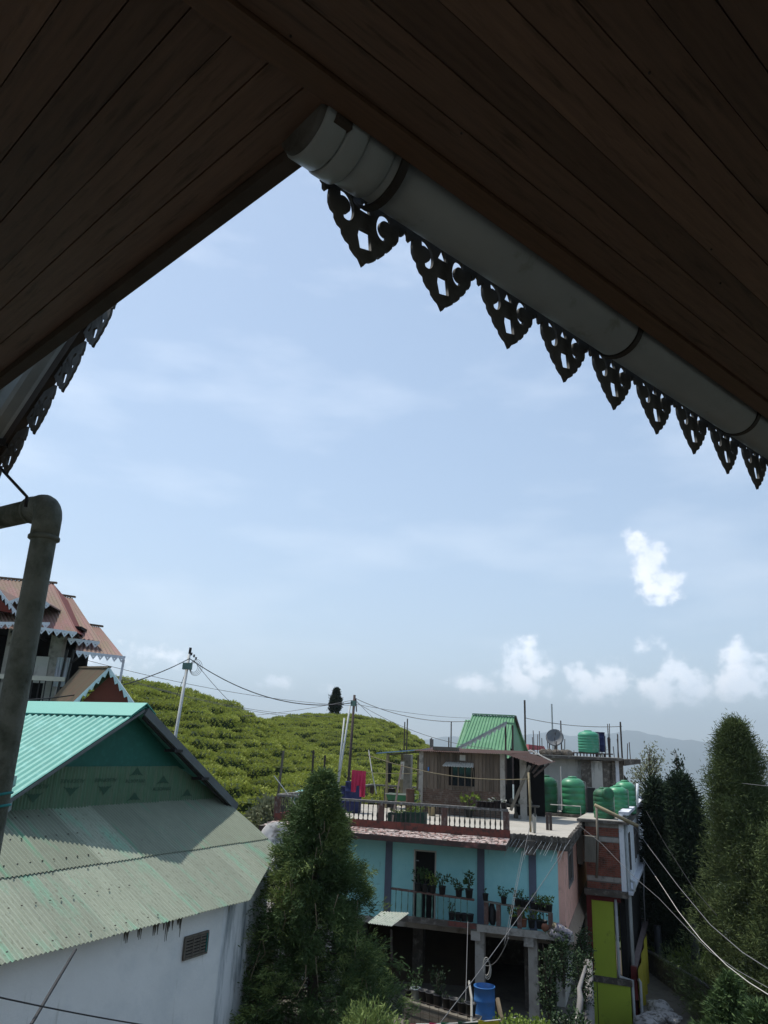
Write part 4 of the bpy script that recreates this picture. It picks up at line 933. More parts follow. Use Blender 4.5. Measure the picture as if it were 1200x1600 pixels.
# peach side wall with two windows (at x = 0, running inwards)
def S(px, py): y, z = FB.px_side(px, py, 0.); return y, z
W = []
for (pa, pb) in (((887, 1332), (896, 1390)), ((904, 1309), (911.5, 1364))):
    y0, za = S(*pa); y1, zb_ = S(pb[0], pb[1]); zbot = S(pa[0], pa[1] + 62)[1]; W.append((y0, y1, ZT - .52, ZT - 1.85))
yw = MB(); cur = .2
for (y0, y1, z1, z0) in W:
    yw.box(-.2, 0, cur, y0, ZSB - .1, ZWT + .02).box(-.2, 0, y0, y1, ZSB - .1, z0).box(-.2, 0, y0, y1, z1, ZWT + .02); cur = y1
yw.box(-.2, 0, cur, side_len, ZSB - .1, ZWT + .02); yw.obj('side_wall', m_peach, bh)
MB().box(-.198, .004, -.003, .2, ZSB - .1, ZWT + .02).obj('side_wall', m_peach, bh)
for (y0, y1, z1, z0) in W:
    wn = bo(-.12, -.10, y0, y1, z0, z1, 'window', m_glass); f_ = MB(); f_.box(-.1, .03, y0 - .06, y0 + .05, z0 - .06, z1 + .06).box(-.1, .03, y1 - .05, y1 + .06, z0 - .06, z1 + .06).box(-.1, .03, y0, y1, z1 - .02, z1 + .06).box(-.1, .03, y0, y1, z0 - .06, z0 + .03).box(-.1, -.03, y0, y1, z1 - .42, z1 - .36)
    for k_ in (1, 2): f_.box(-.1, -.03, y0 + (y1 - y0) * k_ / 3 - .03, y0 + (y1 - y0) * k_ / 3 + .03, z0, z1)
    f_.obj('frame', m_winframe, wn)
    bars = MB()
    for k_ in range(9): yy = y0 + (y1 - y0) * (k_ + .5) / 9; bars.tube([(-.05, yy, z0), (-.05, yy, z1)], .008, 4)
    bars.obj('grille', m_iron, wn)
# wooden shutter box near the far end of the peach wall
ysb, zsb = FB.px_side(921, 1330, .1)
bo(.03, .28, 6.2, 7.4, ZT - 1.6, ZT - .45, 'shutter', m_woodgrey)
# slab below, projecting ledge in front, plinth of the side wall
bo(XLF, -.02, -.02 + .02, side_len, ZSB - .32, ZSB - .1, 'floor_slab', m_conc)
MB().hexa([(-.02, -.05, ZSB - .45), (.26, -.05, ZSB - .45), (.26, side_len, ZSB - .45), (-.02, side_len, ZSB - .45)], [(-.0, -.05, ZSB + .02), (.03, -.05, ZSB + .02), (.03, side_len, ZSB + .02), (-.0, side_len, ZSB + .02)]).obj('side_plinth', M('sandy plinth', (.33, .25, .19), (.26, .20, .15), sc=3, rough=.95, bump=.3), bh)
LDG = -1.15
xl = B(618, 1425, LDG)[0]; xm = B(745, 1450, LDG)[0]; xr2 = B(893, 1480, LDG)[0]
zl = B(745, 1444, LDG)[2]
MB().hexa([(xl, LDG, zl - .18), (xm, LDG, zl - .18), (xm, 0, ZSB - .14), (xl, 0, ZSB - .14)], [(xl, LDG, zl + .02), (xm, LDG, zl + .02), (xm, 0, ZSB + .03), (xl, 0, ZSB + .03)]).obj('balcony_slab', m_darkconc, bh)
MB().box(xm - 1.0, xm - .02, LDG - .004, LDG + .02, zl - .15, zl + .0).obj('red_edge', m_redband, bh)
MB().hexa([(xm + .003, LDG, zl - .22), (xr2, LDG, zl - .22), (xr2, -.003, ZSB - .16), (xm + .003, -.003, ZSB - .16)], [(xm + .003, LDG, zl + .0), (xr2, LDG, zl + .0), (xr2, -.003, ZSB + .04), (xm + .003, -.003, ZSB + .04)]).obj('ledge_slab', m_conc, bh)
# lower storey: columns, deep carport with back wall and floor
ZG = B(838, 1600, -.85)[2] - .1
print('ground', ZG)
for px, nm in ((750.5, 0), (834, 1)):
    a = B(px, 1530, -.85)[0]; bo(a - .15, a + .15, -1.0, -.7, ZG, zl - .2, 'column', m_conc); bo(a - .27, a + .05, -1.12, -.65, zl - .50, zl - .21, 'beam_end', m_conc)
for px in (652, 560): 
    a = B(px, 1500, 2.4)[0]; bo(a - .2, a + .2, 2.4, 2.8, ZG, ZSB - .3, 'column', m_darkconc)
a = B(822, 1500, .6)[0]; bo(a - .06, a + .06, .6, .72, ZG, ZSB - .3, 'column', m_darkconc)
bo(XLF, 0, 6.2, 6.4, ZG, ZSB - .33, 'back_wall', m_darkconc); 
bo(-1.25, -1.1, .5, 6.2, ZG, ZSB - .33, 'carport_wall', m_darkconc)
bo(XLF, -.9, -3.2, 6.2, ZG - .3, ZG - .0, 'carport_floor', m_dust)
bo(XLF + .02, -.2, 6.4, side_len, ZG, ZSB - .33, 'rear_room', m_house)
# left lower part of the house, rendered rock wall
bo(XLF + .1, B(600, 1500, .4)[0] - 1.3, .25, .6, ZG, ZSB - .33, 'left_wall', m_house)
# side storey under the peach wall
bo(-.5, -.2, 1.5, side_len, ZG - 2, ZSB - .46, 'lower_side_wall', m_house)
for yy in (7.2, 9.6): bo(-.19, .02, yy, yy + .2, ZG - 2, ZSB - .46, 'side_pipe', m_pole)
bo(-.21, -.18, 5.2, 6.6, ZSB - 2.4, ZSB - .8, 'lower_window', m_glass)
# terrace slab
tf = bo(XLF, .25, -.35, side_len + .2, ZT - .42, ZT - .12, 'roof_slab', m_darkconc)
bo(XLF + .003, .22, -.32, side_len + .17, ZT - .12, ZT, 'terrace_floor', m_floor)
g = random.Random(8)
mm = MB()
for i in range(46):     # ragged mossy lip
    x_ = -1.75 + i * .044; mm.box(x_, x_ + .05, -.40 - g.random() * .04, -.30, ZT - .16 - g.random() * .05, ZT + g.uniform(.0, .045))
for i in range(150):
    y_ = -.35 + i * .084; mm.box(.20, .29 + g.random() * .05, y_, y_ + .09, ZT - .16 - g.random() * .06, ZT + g.uniform(.0, .06))
mm.obj('broken_lip', m_darkconc, bh)
# hanging iron rods below the open slab edge
for i in range(15):
    x_ = -1.9 + i * .14 + g.uniform(-.04, .04); MB().tube([(x_ + .1, -.38, ZT - .1), (x_ - .10 - g.random() * .15, -.55 - g.random() * .2, ZT - .50 - g.random() * .25)], .007, 4).obj('iron_rod', m_pole, bh)
bo(-1.25, -.9, -.5, -.30, ZT - .62, ZT - .16, 'beam_stub', m_darkconc)
# sloping tiled canopy in front of the terrace
XC1 = B(797, 1302, -.4)[0]; CY = -1.35; ZC0 = ZT - .10; ZC1 = B(700, 1314, CY)[2]
XCL = B(405, 1283, CY)[0]
MB().hexa([(XLF, -.4, ZC0 - .22), (XC1, -.4, ZC0 - .22), (XC1, CY, ZC1 - .17), (XCL, CY, ZC1 - .17)], [(XLF, -.4, ZC0 - .05), (XC1, -.4, ZC0 - .05), (XC1, CY, ZC1), (XCL, CY, ZC1)]).obj('canopy', m_darkconc, bh)
tl = MB(); rows = 6; g = random.Random(2)
for r_ in range(rows):
    t0, t1 = r_ / rows, (r_ + 1) / rows; xx = XCL + .1 - (r_ % 2) * .1
    while xx < XC1:
        w_ = g.uniform(.17, .22); x1_ = min(xx + w_ - .012, XC1); left = XCL + (XLF - XCL) * (1 - t1)
        if xx > left and g.random() > .03:
            ya, yb2 = -.4 + (CY + .4) * t0, -.4 + (CY + .4) * t1 + .012; za_, zb2 = ZC0 - .05 + (ZC1 - ZC0 + .05) * t0, ZC0 - .05 + (ZC1 - ZC0 + .05) * t1
            h_ = g.uniform(.018, .035); tl.hexa([(xx, yb2, zb2), (x1_, yb2, zb2), (x1_, ya, za_), (xx, ya, za_)], [(xx, yb2, zb2 + h_), (x1_, yb2, zb2 + h_), (x1_, ya, za_ + .012), (xx, ya, za_ + .012)])
        xx += w_
tl.obj('canopy_tiles', m_tile, bh, kind='stuff')
MB().box(XCL + .02, XC1 - .01, CY - .03, CY - .002, ZC1 - .16, ZC1 + .01).obj('canopy_edge', M('mossy red edge', (.10, .055, .045), (.05, .042, .038), sc=6, rough=.95, c3=(.30, .12, .10), c3sc=3, c3t=.62), bh)
MB().box(XLF, XC1, -.42, -.36, ZC0 - .06, ZT + .12).obj('red_band', m_redband, bh)
# balustrades
BAL = MB().lathe([(.030, 0), (.034, .03), (.018, .06), (.020, .10), (.036, .18), (.030, .24), (.017, .31), (.016, .46), (.024, .50), (.017, .54), (.026, .60), (.028, .64)], 8).mesh('baluster', True); BAL.materials.append(m_balus)
def balustrade(p, q, posts, h=.80, n=None, spacing=.185, skip=()):
    p = np.array(p, float); q = np.array(q, float); L_ = np.linalg.norm(q - p); d = (q - p) / L_
    MB().beam(p + (0, 0, h - .035), q + (0, 0, h - .035), .16, .085).obj('rail', m_rail, bh)
    MB().beam(p + (0, 0, .06), q + (0, 0, .06), .15, .09).obj('bottom_rail', m_redband, bh)
    for t in posts:
        c = p + d * L_ * t; MB().box(c[0] - .10, c[0] + .10, c[1] - .09, c[1] + .09, c[2] - .02, c[2] + h - .078).obj('rail_post', m_redpost, bh)
    s = spacing / 2
    while s < L_:
        if all(abs(s - L_ * t) > .14 for t in posts):
            c = p + d * s; link('baluster', BAL, None, bh, (c[0], c[1], c[2] + .10), (random.uniform(-.02, .02), random.uniform(-.02, .02), 0), (1, 1, (h - .18) / .64))
        s += spacing
pl = B(431, 1262, -.3)
tp_ = [(B(x_, 1270, -.3)[0] - XLF) / (XC1 - XLF) for x_ in (431, 597, 697, 797)]
balustrade((XLF, -.3, ZT), (XC1 - .08, -.3, ZT), [.004, (B(520, 1270, -.3)[0] - XLF) / (XC1 - XLF), tp_[1], tp_[2], .993])
YB = 11.5
balustrade((XLF, -.1, ZT), (XLF, YB, ZT), [.35, .68, .99])
XBR = B(652, 1225, YB)[0]
balustrade((XLF + .1, YB, ZT), (XBR, YB, ZT), [.4, .8])
bo(XLF, XBR, YB - .06, YB + .06, ZT, ZT + .1, 'bottom_rail', m_darkconc)
# iron and timber uprights along the left balustrade
for (px, py, d_, lean) in ((443, 1173, 3.5, -.12), (490, 1172, 7., .02), (508, 1180, 8.6, .0)):
    a = B(px, py, d_); MB().beam((a[0] + lean, a[1], ZT), a, .08, .08).obj('timber_upright', m_woodgrey if d_ < 4 else m_iron, bh)
MB().tube([B(428, 1212, -.2), B(470, 1268, -.2)], .018, 6).obj('bent_pipe', m_pole, bh)
# balcony railing (red rail, green balusters)
ra, rb = B(612, 1388, LDG + .12), B(741, 1406, LDG + .12)
za_ = zl + .0
rz0, rz1 = ra[2], rb[2]
MB().beam(ra, rb, .12, .06).obj('balcony_rail', m_redpost, bh)
GB = MB().lathe([(.02, 0), (.024, .03), (.012, .06), (.014, .12), (.024, .2), (.02, .27), (.011, .34), (.013, .5), (.02, .54), (.012, .58), (.018, .66)], 8).mesh('balcony_baluster', True); GB.materials.append(m_gbal)
for i, px in enumerate((618, 627, 637, 645, 665, 675, 684, 693, 702, 711, 720, 730)):
    a = B(px, 1420, LDG + .12); top_ = ra[2] + (rb[2] - ra[2]) * (a[0] - ra[0]) / (rb[0] - ra[0]); link('balcony_baluster', GB, None, bh, (a[0], a[1], zl + .0), None, (1, 1, (top_ - zl) / .66))
a = B(655, 1420, LDG + .12)[0]; bo(a - .08, a + .08, LDG + .04, LDG + .2, zl - .1, (rz0 + rz1) / 2, 'balcony_post', m_gbal)
# plank shelf on brick piers, right part of the ledge
sa, sb_ = B(757, 1408, LDG + .15), B(862, 1426, LDG + .15)
MB().beam(sa, sb_, .22, .035).obj('plank_shelf', m_woodgrey, bh)
for px in (760, 779, 812, 860):
    a = B(px, 1430, LDG + .15)[0]; zt2 = sa[2] + (sb_[2] - sa[2]) * (a - sa[0]) / (sb_[0] - sa[0]) - .02; bo(a - .07, a + .07, LDG + .07, LDG + .23, zl, zt2, 'shelf_pier', m_redpost)

# ------------------------------------------------------------------ wooden shack on the terrace
YS = 5.6
def Bx(px, y): return B(px, 1200, y)[0]
sx0, sx1 = B(655, 1200, YS)[0], B(789, 1220, YS)[0]
shk = thing('terrace_shack', 'shack of weathered planks over grimy brick with a brown tin roof on the terrace', 'shack', (*FB.o, 0), FB.rot)
def so(x0, x1, y0, y1, z0, z1, name, mat, par=None): return MB().box(x0, x1, y0, y1, z0, z1).obj(name, mat, par or shk)
zbk = B(720, 1234, YS)[2]; ztop = B(720, 1176, YS)[2]
print('shack', sx0, sx1, zbk, ztop, ZT)
so(sx0, sx0 + .2, YS - .06, YS + .15, ZT, ztop, 'corner_post', m_conc); so(sx1 - .2, sx1, YS - .06, YS + .15, ZT, ztop, 'corner_post', m_conc)
so(sx0 + .2, sx1 - .2, YS + .02, YS + .14, ZT, zbk, 'mortar_bed', m_mortar)
bk_ = MB(); g = random.Random(3); z_ = ZT + .01; r_ = 0
while z_ + .07 < zbk:
    x_ = sx0 + .2 + (-.11 if r_ % 2 else 0)
    while x_ < sx1 - .2:
        a_, b2_ = max(x_, sx0 + .2), min(x_ + .215, sx1 - .2)
        if b2_ - a_ > .03: bk_.box(a_, b2_, YS + .0 - g.random() * .008, YS + .05, z_, z_ + .068)
        x_ += .228
    z_ += .082; r_ += 1
bk_.obj('bricks', m_oldbrick, shk, kind='stuff')
wx0, wx1, wz0, wz1 = B(706, 1215, YS)[0], B(737, 1215, YS)[0], B(720, 1228, YS)[2], B(720, 1198, YS)[2]
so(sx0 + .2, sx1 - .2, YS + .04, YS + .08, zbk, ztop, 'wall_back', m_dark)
x_ = sx0 + .2; g = random.Random(4)
while x_ < sx1 - .2:
    w_ = min(g.uniform(.14, .2), sx1 - .2 - x_); zb2 = zbk - g.random() * .06
    if x_ + w_ > wx0 and x_ < wx1:
        so(x_, x_ + w_ - .012, YS - .01 - g.random() * .02, YS + .03, wz1, ztop, 'plank', m_plank); so(x_, x_ + w_ - .012, YS - .01 - g.random() * .02, YS + .03, zb2, wz0, 'plank', m_plank)
    else: so(x_, x_ + w_ - .012, YS - .01 - g.random() * .02, YS + .03, zb2, ztop, 'plank', m_plank)
    x_ += w_
win = so(wx0, wx1, YS + .0, YS + .03, wz0, wz1, 'window', m_glass)
f_ = MB()
for k_ in range(4): f_.box(wx0 + (wx1 - wx0) * k_ / 3 - .025, wx0 + (wx1 - wx0) * k_ / 3 + .025, YS - .05, YS, wz0, wz1)
f_.box(wx0 - .03, wx1 + .03, YS - .045, YS - .003, wz0 - .05, wz0).box(wx0 - .03, wx1 + .03, YS - .045, YS - .003, wz1, wz1 + .05)
f_.obj('frame', m_plank, win)
aw = corr((B(697, 1193, YS)[0], YS - .02, wz1 + .18), (wx1 + .1, YS - .02, wz1 + .18), (wx1 + .16, YS - .45, wz1 + .0), (B(696, 1196, YS)[0] - .05, YS - .45, wz1 + .0), pitch=.12, amp=.02, seg=4, nv=1).obj('window_awning', m_pale, shk)
MB().beam((wx1 + .1, YS - .03, wz1 - .45), (wx1 + .12, YS - .4, wz1), .03, .03).obj('awning_brace', m_woodgrey, shk)
a = B(723, 1184, YS); so(a[0] - .13, a[0] + .13, YS - .04, YS - .02, a[2] - .12, a[2] + .12, 'wall_board', m_pale)
a = B(670, 1201, YS); so(a[0] - .03, a[0] + .03, YS - .08, YS - .02, a[2] - .09, a[2] + .07, 'blue_jug', m_bluedrum)
# roof: long low sheet and the drooping end over the doorway
rl_, rr_ = B(646, 1172, YS - .4), B(832, 1168, YS)
zR = ztop + .04
c_ = corr((rl_[0], YS + 3.2, zR + .14), (Bx(826, YS), YS + 3.2, zR + .14), (sx1 + .15, YS - .42, zR - .02), (rl_[0], YS - .42, zR - .04), pitch=.11, amp=.014, seg=4, nv=1); c_.obj('roof_sheet', m_rust, shk)
e_ = B(842, 1196, YS - .6); e2 = B(869, 1190, YS + 1.6)
c_ = corr((Bx(824, YS + 1.8), YS + 1.9, zR + .09), (e2[0], YS + 1.6, e2[2]), (e_[0], YS - .6, e_[2]), (sx1 + .0, YS - .44, zR + .0), pitch=.12, amp=.014, seg=4, nv=2); c_.obj('porch_roof_sheet', m_rust, shk)
a, b = B(828, 1174, YS + .4), B(863, 1192, YS - .2); MB().beam(a + (0, 0, .06), b + (0, 0, .06), .04, .04).obj('roof_pipe', m_whitecable, shk)
so(Bx(812, YS + .3), Bx(822, YS + .3), YS + .3, YS + .45, ZT, zR - .1, 'porch_post', m_conc)
so(sx1 + .01, Bx(850, YS + 2.6), YS + 2.6, YS + 2.7, ZT, zR - .02, 'rear_wall', m_dark)
MB().beam(B(798, 1266, YS - .5), B(828, 1196, YS - .5), .15, .12).obj('slanting_prop', m_woodgrey, shk)
for (pa, pb) in (((832, 1208), (842, 1196)), ((834, 1214), (858, 1193)), ((826, 1206), (836, 1192))): MB().beam(B(*pa, YS - .3), B(*pb, YS - .3), .08, .08).obj('bracket', m_iron, shk)
for (px, py, w_) in ((687, 1168, .8), (706, 1167, .75)):
    a = B(px, py, YS + .3); tag(MB().box(a[0] - w_ / 2 + .1, a[0] + w_ / 2 - .1, YS + .2, YS + .6, zR + .02, zR + .18).obj('roof_bundle', m_woodgrey, None), 'grey bundle weighing down the shack roof, ' + ('left of the pair' if px == 687 else 'right of the pair'), 'bundle')
    o_ = bpy.data.objects[-1] if False else None
for o_ in [o for o in bpy.data.objects if o.name.startswith('roof_bundle')]: o_.location = (*FB.o, 0); o_.rotation_euler = (0, 0, FB.rot)
def inB(o, *a):
    """stand a world-level object into the house frame"""
    o.location = (*FB.o, 0); o.rotation_euler = (0, 0, FB.rot); return o
# junk in the doorway
g = random.Random(21)
jk = thing('junk_shelf', 'rough bench with stacked jars and sacks inside the dark shack doorway', 'bench', (*FB.o, 0), FB.rot)
jx = Bx(802, YS + .8)
MB().box(jx - .4, jx + 1.1, YS + .6, YS + 1.1, ZT + .5, ZT + .56).obj('bench_top', m_woodgrey, jk)
for k_ in range(4): MB().box(jx - .35 + k_ * .42, jx - .29 + k_ * .42, YS + .65, YS + .72, ZT, ZT + .5).obj('leg', m_woodgrey, jk)
for k_ in range(7): MB().lathe([(.0, 0), (.09, .01), (.11, .12), (.07, .22), (.05, .25)], 10, (jx - .3 + k_ * .2, YS + .75 + .1 * (k_ % 2), ZT + (.56 if k_ % 2 else .0))).obj('jar', m_woodgrey if k_ % 3 else m_pale, jk, True)
# open lean-to with the blue sheet
lt = thing('terrace_canopy', 'open terrace canopy with a pale blue sheet roof on timber posts left of the shack', 'canopy', (*FB.o, 0), FB.rot)
YL = 7.2
za = B(620, 1178, YL)[2]; zb_ = B(655, 1173, YL)[2]
MB().hexa([(Bx(590, YL), YL - .3, za - .03), (sx0 + .1, YL - .9, zb_ + .05), (sx0 + .1, YL + 1.8, zb_ + .12), (Bx(590, YL), YL + 1.8, za + .03)], [(Bx(590, YL), YL - .3, za + .02), (sx0 + .1, YL - .9, zb_ + .10), (sx0 + .1, YL + 1.8, zb_ + .17), (Bx(590, YL), YL + 1.8, za + .08)]).obj('blue_sheet', m_blueroof, lt)
for px, yy in ((604, YL - .2), (627, YL + 1.5), (653, YL + 1.5)): a = B(px, 1220, yy)[0]; MB().box(a - .06, a + .06, yy, yy + .12, ZT, za - .02).obj('timber_post', m_bamboo, lt)
MB().beam((Bx(604, YL), YL, za - .06), (sx0, YL, zb_ - .0), .07, .07).obj('beam', m_woodgrey, lt)
a = B(636, 1215, YL + 2.2)[0]; 
tr = thing('concrete_stub_column', 'thick grey unfinished concrete column standing on the terrace under the blue sheet', 'column', FB.w(a, YL + 2.2, ZT), FB.rot)
MB().box(-.22, .22, -.2, .2, 0, za - ZT - .02).obj('shaft', m_conc, tr)
# pots and terrace things ------------------------------------------------------------------
def plant_mesh(seed, h, r, n, blade, mat, up=.6):
    g = np.random.default_rng(seed); C = []; D = []
    for i in range(n):
        a = g.uniform(0, 6.28); rr = r * g.random() ** .5; z = h * g.random(); C.append((rr * math.cos(a) * (.4 + z / h), rr * math.sin(a) * (.4 + z / h), z)); d = np.array([math.cos(a), math.sin(a), up]); D.append(d / np.linalg.norm(d))
    me = foliage(np.array(C), np.array(D), 4, blade, blade * .28, .6, .02, seed); me.materials.append(mat); return me
POT = MB().lathe([(.075, 0), (.085, .01), (.105, .2), (.115, .205), (.115, .23), (.095, .23), (.09, .19)], 14).mesh('pot', True)
def pot_plant(loc, label, group, h=.3, r=.14, pm=None, lm=None, n=26, blade=.09, seed=1, s=1.0, flower=False, name='potted_plant', cat='potted plant'):
    t = thing(name, label, cat, tuple(loc), random.uniform(0, 6), group); t.scale = (s, s, s)
    me = POT.copy(); me.materials.clear(); me.materials.append(pm or m_blackp); link('pot', me, None, t)
    if n: 
        link('leaves', plant_mesh(seed, h, r, n, blade, lm or m_leaf), None, t, (0, 0, .2))
        st = MB(); g = random.Random(seed)
        for k_ in range(3): st.tube([(0, 0, .18), (g.uniform(-.03, .03), g.uniform(-.03, .03), .2 + h * .4), (g.uniform(-.08, .08), g.uniform(-.08, .08), .2 + h * .8)], .006, 5)
        st.obj('stem', m_bark, t)
    if flower: link('flower', plant_mesh(seed + 9, .1, .1, 10, .05, m_flower), None, t, (0, 0, .2 + h * .6))
    return t
def on_rail(px, p, q, zoff=0.): 
    a = B(px, 1390, p[1])[0]; t = (a - p[0]) / (q[0] - p[0]); return FB.w(a, p[1], p[2] + (q[2] - p[2]) * t + zoff)
gr1 = 'pot plants on the red balcony rail'
for px, h, r, sd, lb, lm in ((653, .42, .2, 1, 'tall leafy pot plant with reddish flowers, leftmost on the red balcony rail', m_leaf), (664, .45, .18, 2, 'bushy tall pot plant in front of the dark door, second on the balcony rail', m_leaf), (676, .3, .2, 3, 'yellow green low pot plant third on the balcony rail', m_yleaf), (691, .34, .16, 4, 'upright green pot plant right of the door on the balcony rail', m_leaf), (717, .26, .22, 5, 'spreading pot plant with drooping leaves near the right end of the balcony rail', m_leaf), (733, .42, .08, 6, 'slim single-stemmed plant in a tall black pot at the right end of the balcony rail', m_leaf)):
    pot_plant(on_rail(px, ra, rb, .03), lb, gr1, h, r, None, lm, 26, .09, sd, 1.15 if px != 733 else 1.25)
gr2 = 'small black pots on the balcony edge'
for px, n_, lb in ((706, 14, 'black pot with a sprig of green, leftmost of four on the balcony edge'), (716, 0, 'empty black pot second of four on the balcony edge'), (725, 0, 'empty black pot third of four on the balcony edge'), (735, 0, 'empty black pot rightmost of four on the balcony edge')):
    a = B(px, 1440, LDG + .12)[0]; pot_plant(FB.w(a, LDG + .12 - .0, zl + .02), lb, gr2, .3, .08, None, None, n_, .08, int(px), 1.05)
gr3 = 'pot plants on the plank shelf'
for px, h, r, n_, lb in ((758.5, .2, .03, 4, 'black pot with a thin twig at the left end of the plank shelf'), (787, .3, .22, 34, 'broad bushy plant in a black pot above the black bag'), (808, .28, .16, 30, 'dense dark green pot plant above the third shelf pier'), (816, .15, .03, 5, 'small black pot with a sprout right of the dense dark plant'), (822, .15, .03, 5, 'small black pot with a bent sprout just left of the third pilaster'), (832, 0, 0, 0, 'bare black pot in front of the slate pilaster on the shelf'), (837, .25, .1, 12, 'dark pot plant with a white label just right of the pilaster'), (845, .25, .12, 20, 'small round-leaved pot plant near the right end of the shelf'), (852, .2, .1, 18, 'small pot plant second from the right end of the shelf'), (858, .25, .14, 26, 'leafy pot plant at the right end of the plank shelf')):
    pot_plant(on_rail(px, sa, sb_, .02), lb, gr3, max(h, .1), r, None, None, n_, .08, int(px) + 7, .95)
gr4 = 'pot plants at the foot of the ledge'
for px, h, r, n_, pm, lm, lb in ((803, .3, .12, 16, m_blackp, m_leaf, 'black pot with dark strappy leaves hanging between the shelf piers'), (810, .28, .22, 24, m_blackp, m_yleaf, 'yellow green trailing plant at the ledge edge under the cables'), (818, .4, .14, 16, m_terra, m_yleaf, 'terracotta pot with a pale green plant on the ledge'), (831, .3, .14, 18, m_blackp, m_yleaf, 'black pot with sparse light green leaves below the pilaster'), (844, .25, .03, 2, m_blackp, m_leaf, 'tall black pot nearly bare on the ledge'), (850, .55, .2, 16, m_blackp, m_leaf, 'black pot with a tall loose plant left of the cloth bundle')):
    a = B(px, 1465, LDG + .22)[0]; pot_plant(FB.w(a, LDG + .22, zl + .03), lb, gr4, h, r, pm, lm, n_, .1, int(px), 1.15)
gr5 = 'small black pots on the terrace wall'
rz_ = ZT + .80
for px, fl, lb in ((748, 0, 'leftmost black pot on the terrace rail in front of the shack'), (754.5, 0, 'second black pot from the left on the terrace rail'), (761, 0, 'third black pot from the left on the terrace rail'), (768, 1, 'black pot with a white flower on the terrace rail'), (777, 0, 'widest black pot on the terrace rail'), (787, 1, 'black pot with a tiny white bloom at the right end of the terrace rail')):
    pot_plant(FB.w(B(px, 1260, -.3)[0], -.3, rz_), lb, gr5, .08, .05, None, None, 4 if not fl else 8, .05, int(px), .95 if px != 777 else 1.2, bool(fl))
# black bag under the shelf
bg_ = FB.w(B(769, 1430, LDG + .3)[0], LDG + .3, zl + .3)
rock('bag', bg_, (.17, .15, .34), 4, m_blackp, 'black plastic bag slumped between two piers under the plank shelf', 'bag')
# striped cloth bundle on the right end of the ledge
cb = thing('cloth_bundle', 'patterned folded mattress roll hanging over the right end of the ledge', 'mattress', (0, 0, 0))
m_stripe = M('patterned cloth', (.30, .28, .27), (.22, .20, .21), sc=8, rough=.95, c3=(.10, .09, .16), c3sc=16, c3t=.56)
for (pa, pb, w_, mt_) in (((860, 1455), (891, 1474), .30, m_stripe), ((868, 1447), (893, 1463), .28, m_stripe), ((863, 1444), (886, 1455), .18, m_bamboo), ((858, 1460), (868, 1452), .22, m_woodgrey)):
    a, b = B(*pa, LDG + .05), B(*pb, LDG + .05); a, b = FB.w(*a[:2], a[2]), FB.w(*b[:2], b[2]); MB().tube([a, a + (b - a) * .05, b - (b - a) * .04, b], [w_ * .42, w_ * .5, w_ * .5, w_ * .42], 10).obj('roll', mt_, cb, True)
rock('clay_jar', FB.w(B(852, 1461, LDG + .12)[0], LDG + .12, zl + .12), (.13, .13, .13), 2, m_terra, 'round brown clay jar beside the rolled cloth on the ledge', 'jar')
# terrace clutter
def drum(name, label, loc, r, h, mat, cat='barrel', open_=True):
    t = thing(name, label, cat, tuple(loc)); pr = [(r * .93, 0), (r * .97, .02 * h), (r, .06 * h), (r, .30 * h), (r * 1.03, .32 * h), (r * 1.03, .345 * h), (r, .365 * h), (r, .66 * h), (r * 1.03, .68 * h), (r * 1.03, .705 * h), (r, .725 * h), (r * .99, .97 * h), (r * 1.03, .975 * h), (r * 1.03, h), (r * .95, h)]
    if open_: pr += [(r * .94, .8 * h)]
    MB().lathe(pr, 28).obj('body', mat, t, True)
    MB().lathe([(r * .90, .80 * h if open_ else h), (r * .90, (.805 if open_ else 1.01) * h)], 28).obj('inside' if open_ else 'lid', m_dark if open_ else mat, t); return t
ab = B(757, 1592, -1.9)
drum('barrel', 'tall open blue plastic barrel standing below the turquoise house', FB.w(ab[0], -1.9, ZG + .0), .33, PH(1540, FB.w(ab[0], -1.9)[:2]) - ZG, m_bluedrum)
a = B(553, 1222, 3.5)[0]; drum('barrel', 'navy blue barrel under the pink cloth on the terrace', FB.w(a, 3.5, ZT), .36, 1.25, m_navy)
a = B(540, 1230, 4.2)[0]; drum('barrel', 'second dark blue barrel behind the conifer tip on the terrace', FB.w(a, 4.4, ZT), .3, 1.0, m_navy)
a = B(609, 1232, 7.6)[0]; drum('barrel', 'short black barrel beside the timber post of the terrace canopy', FB.w(a, 7.6, ZT), .28, .85, m_blackp)
a = B(655, 1240, 5.2)[0]; drum('stove_drum', 'rusty brown narrow drum with a pale lid left of the shack', FB.w(a - .35, 5.0, ZT), .19, 1.0, m_rust, 'drum', False)
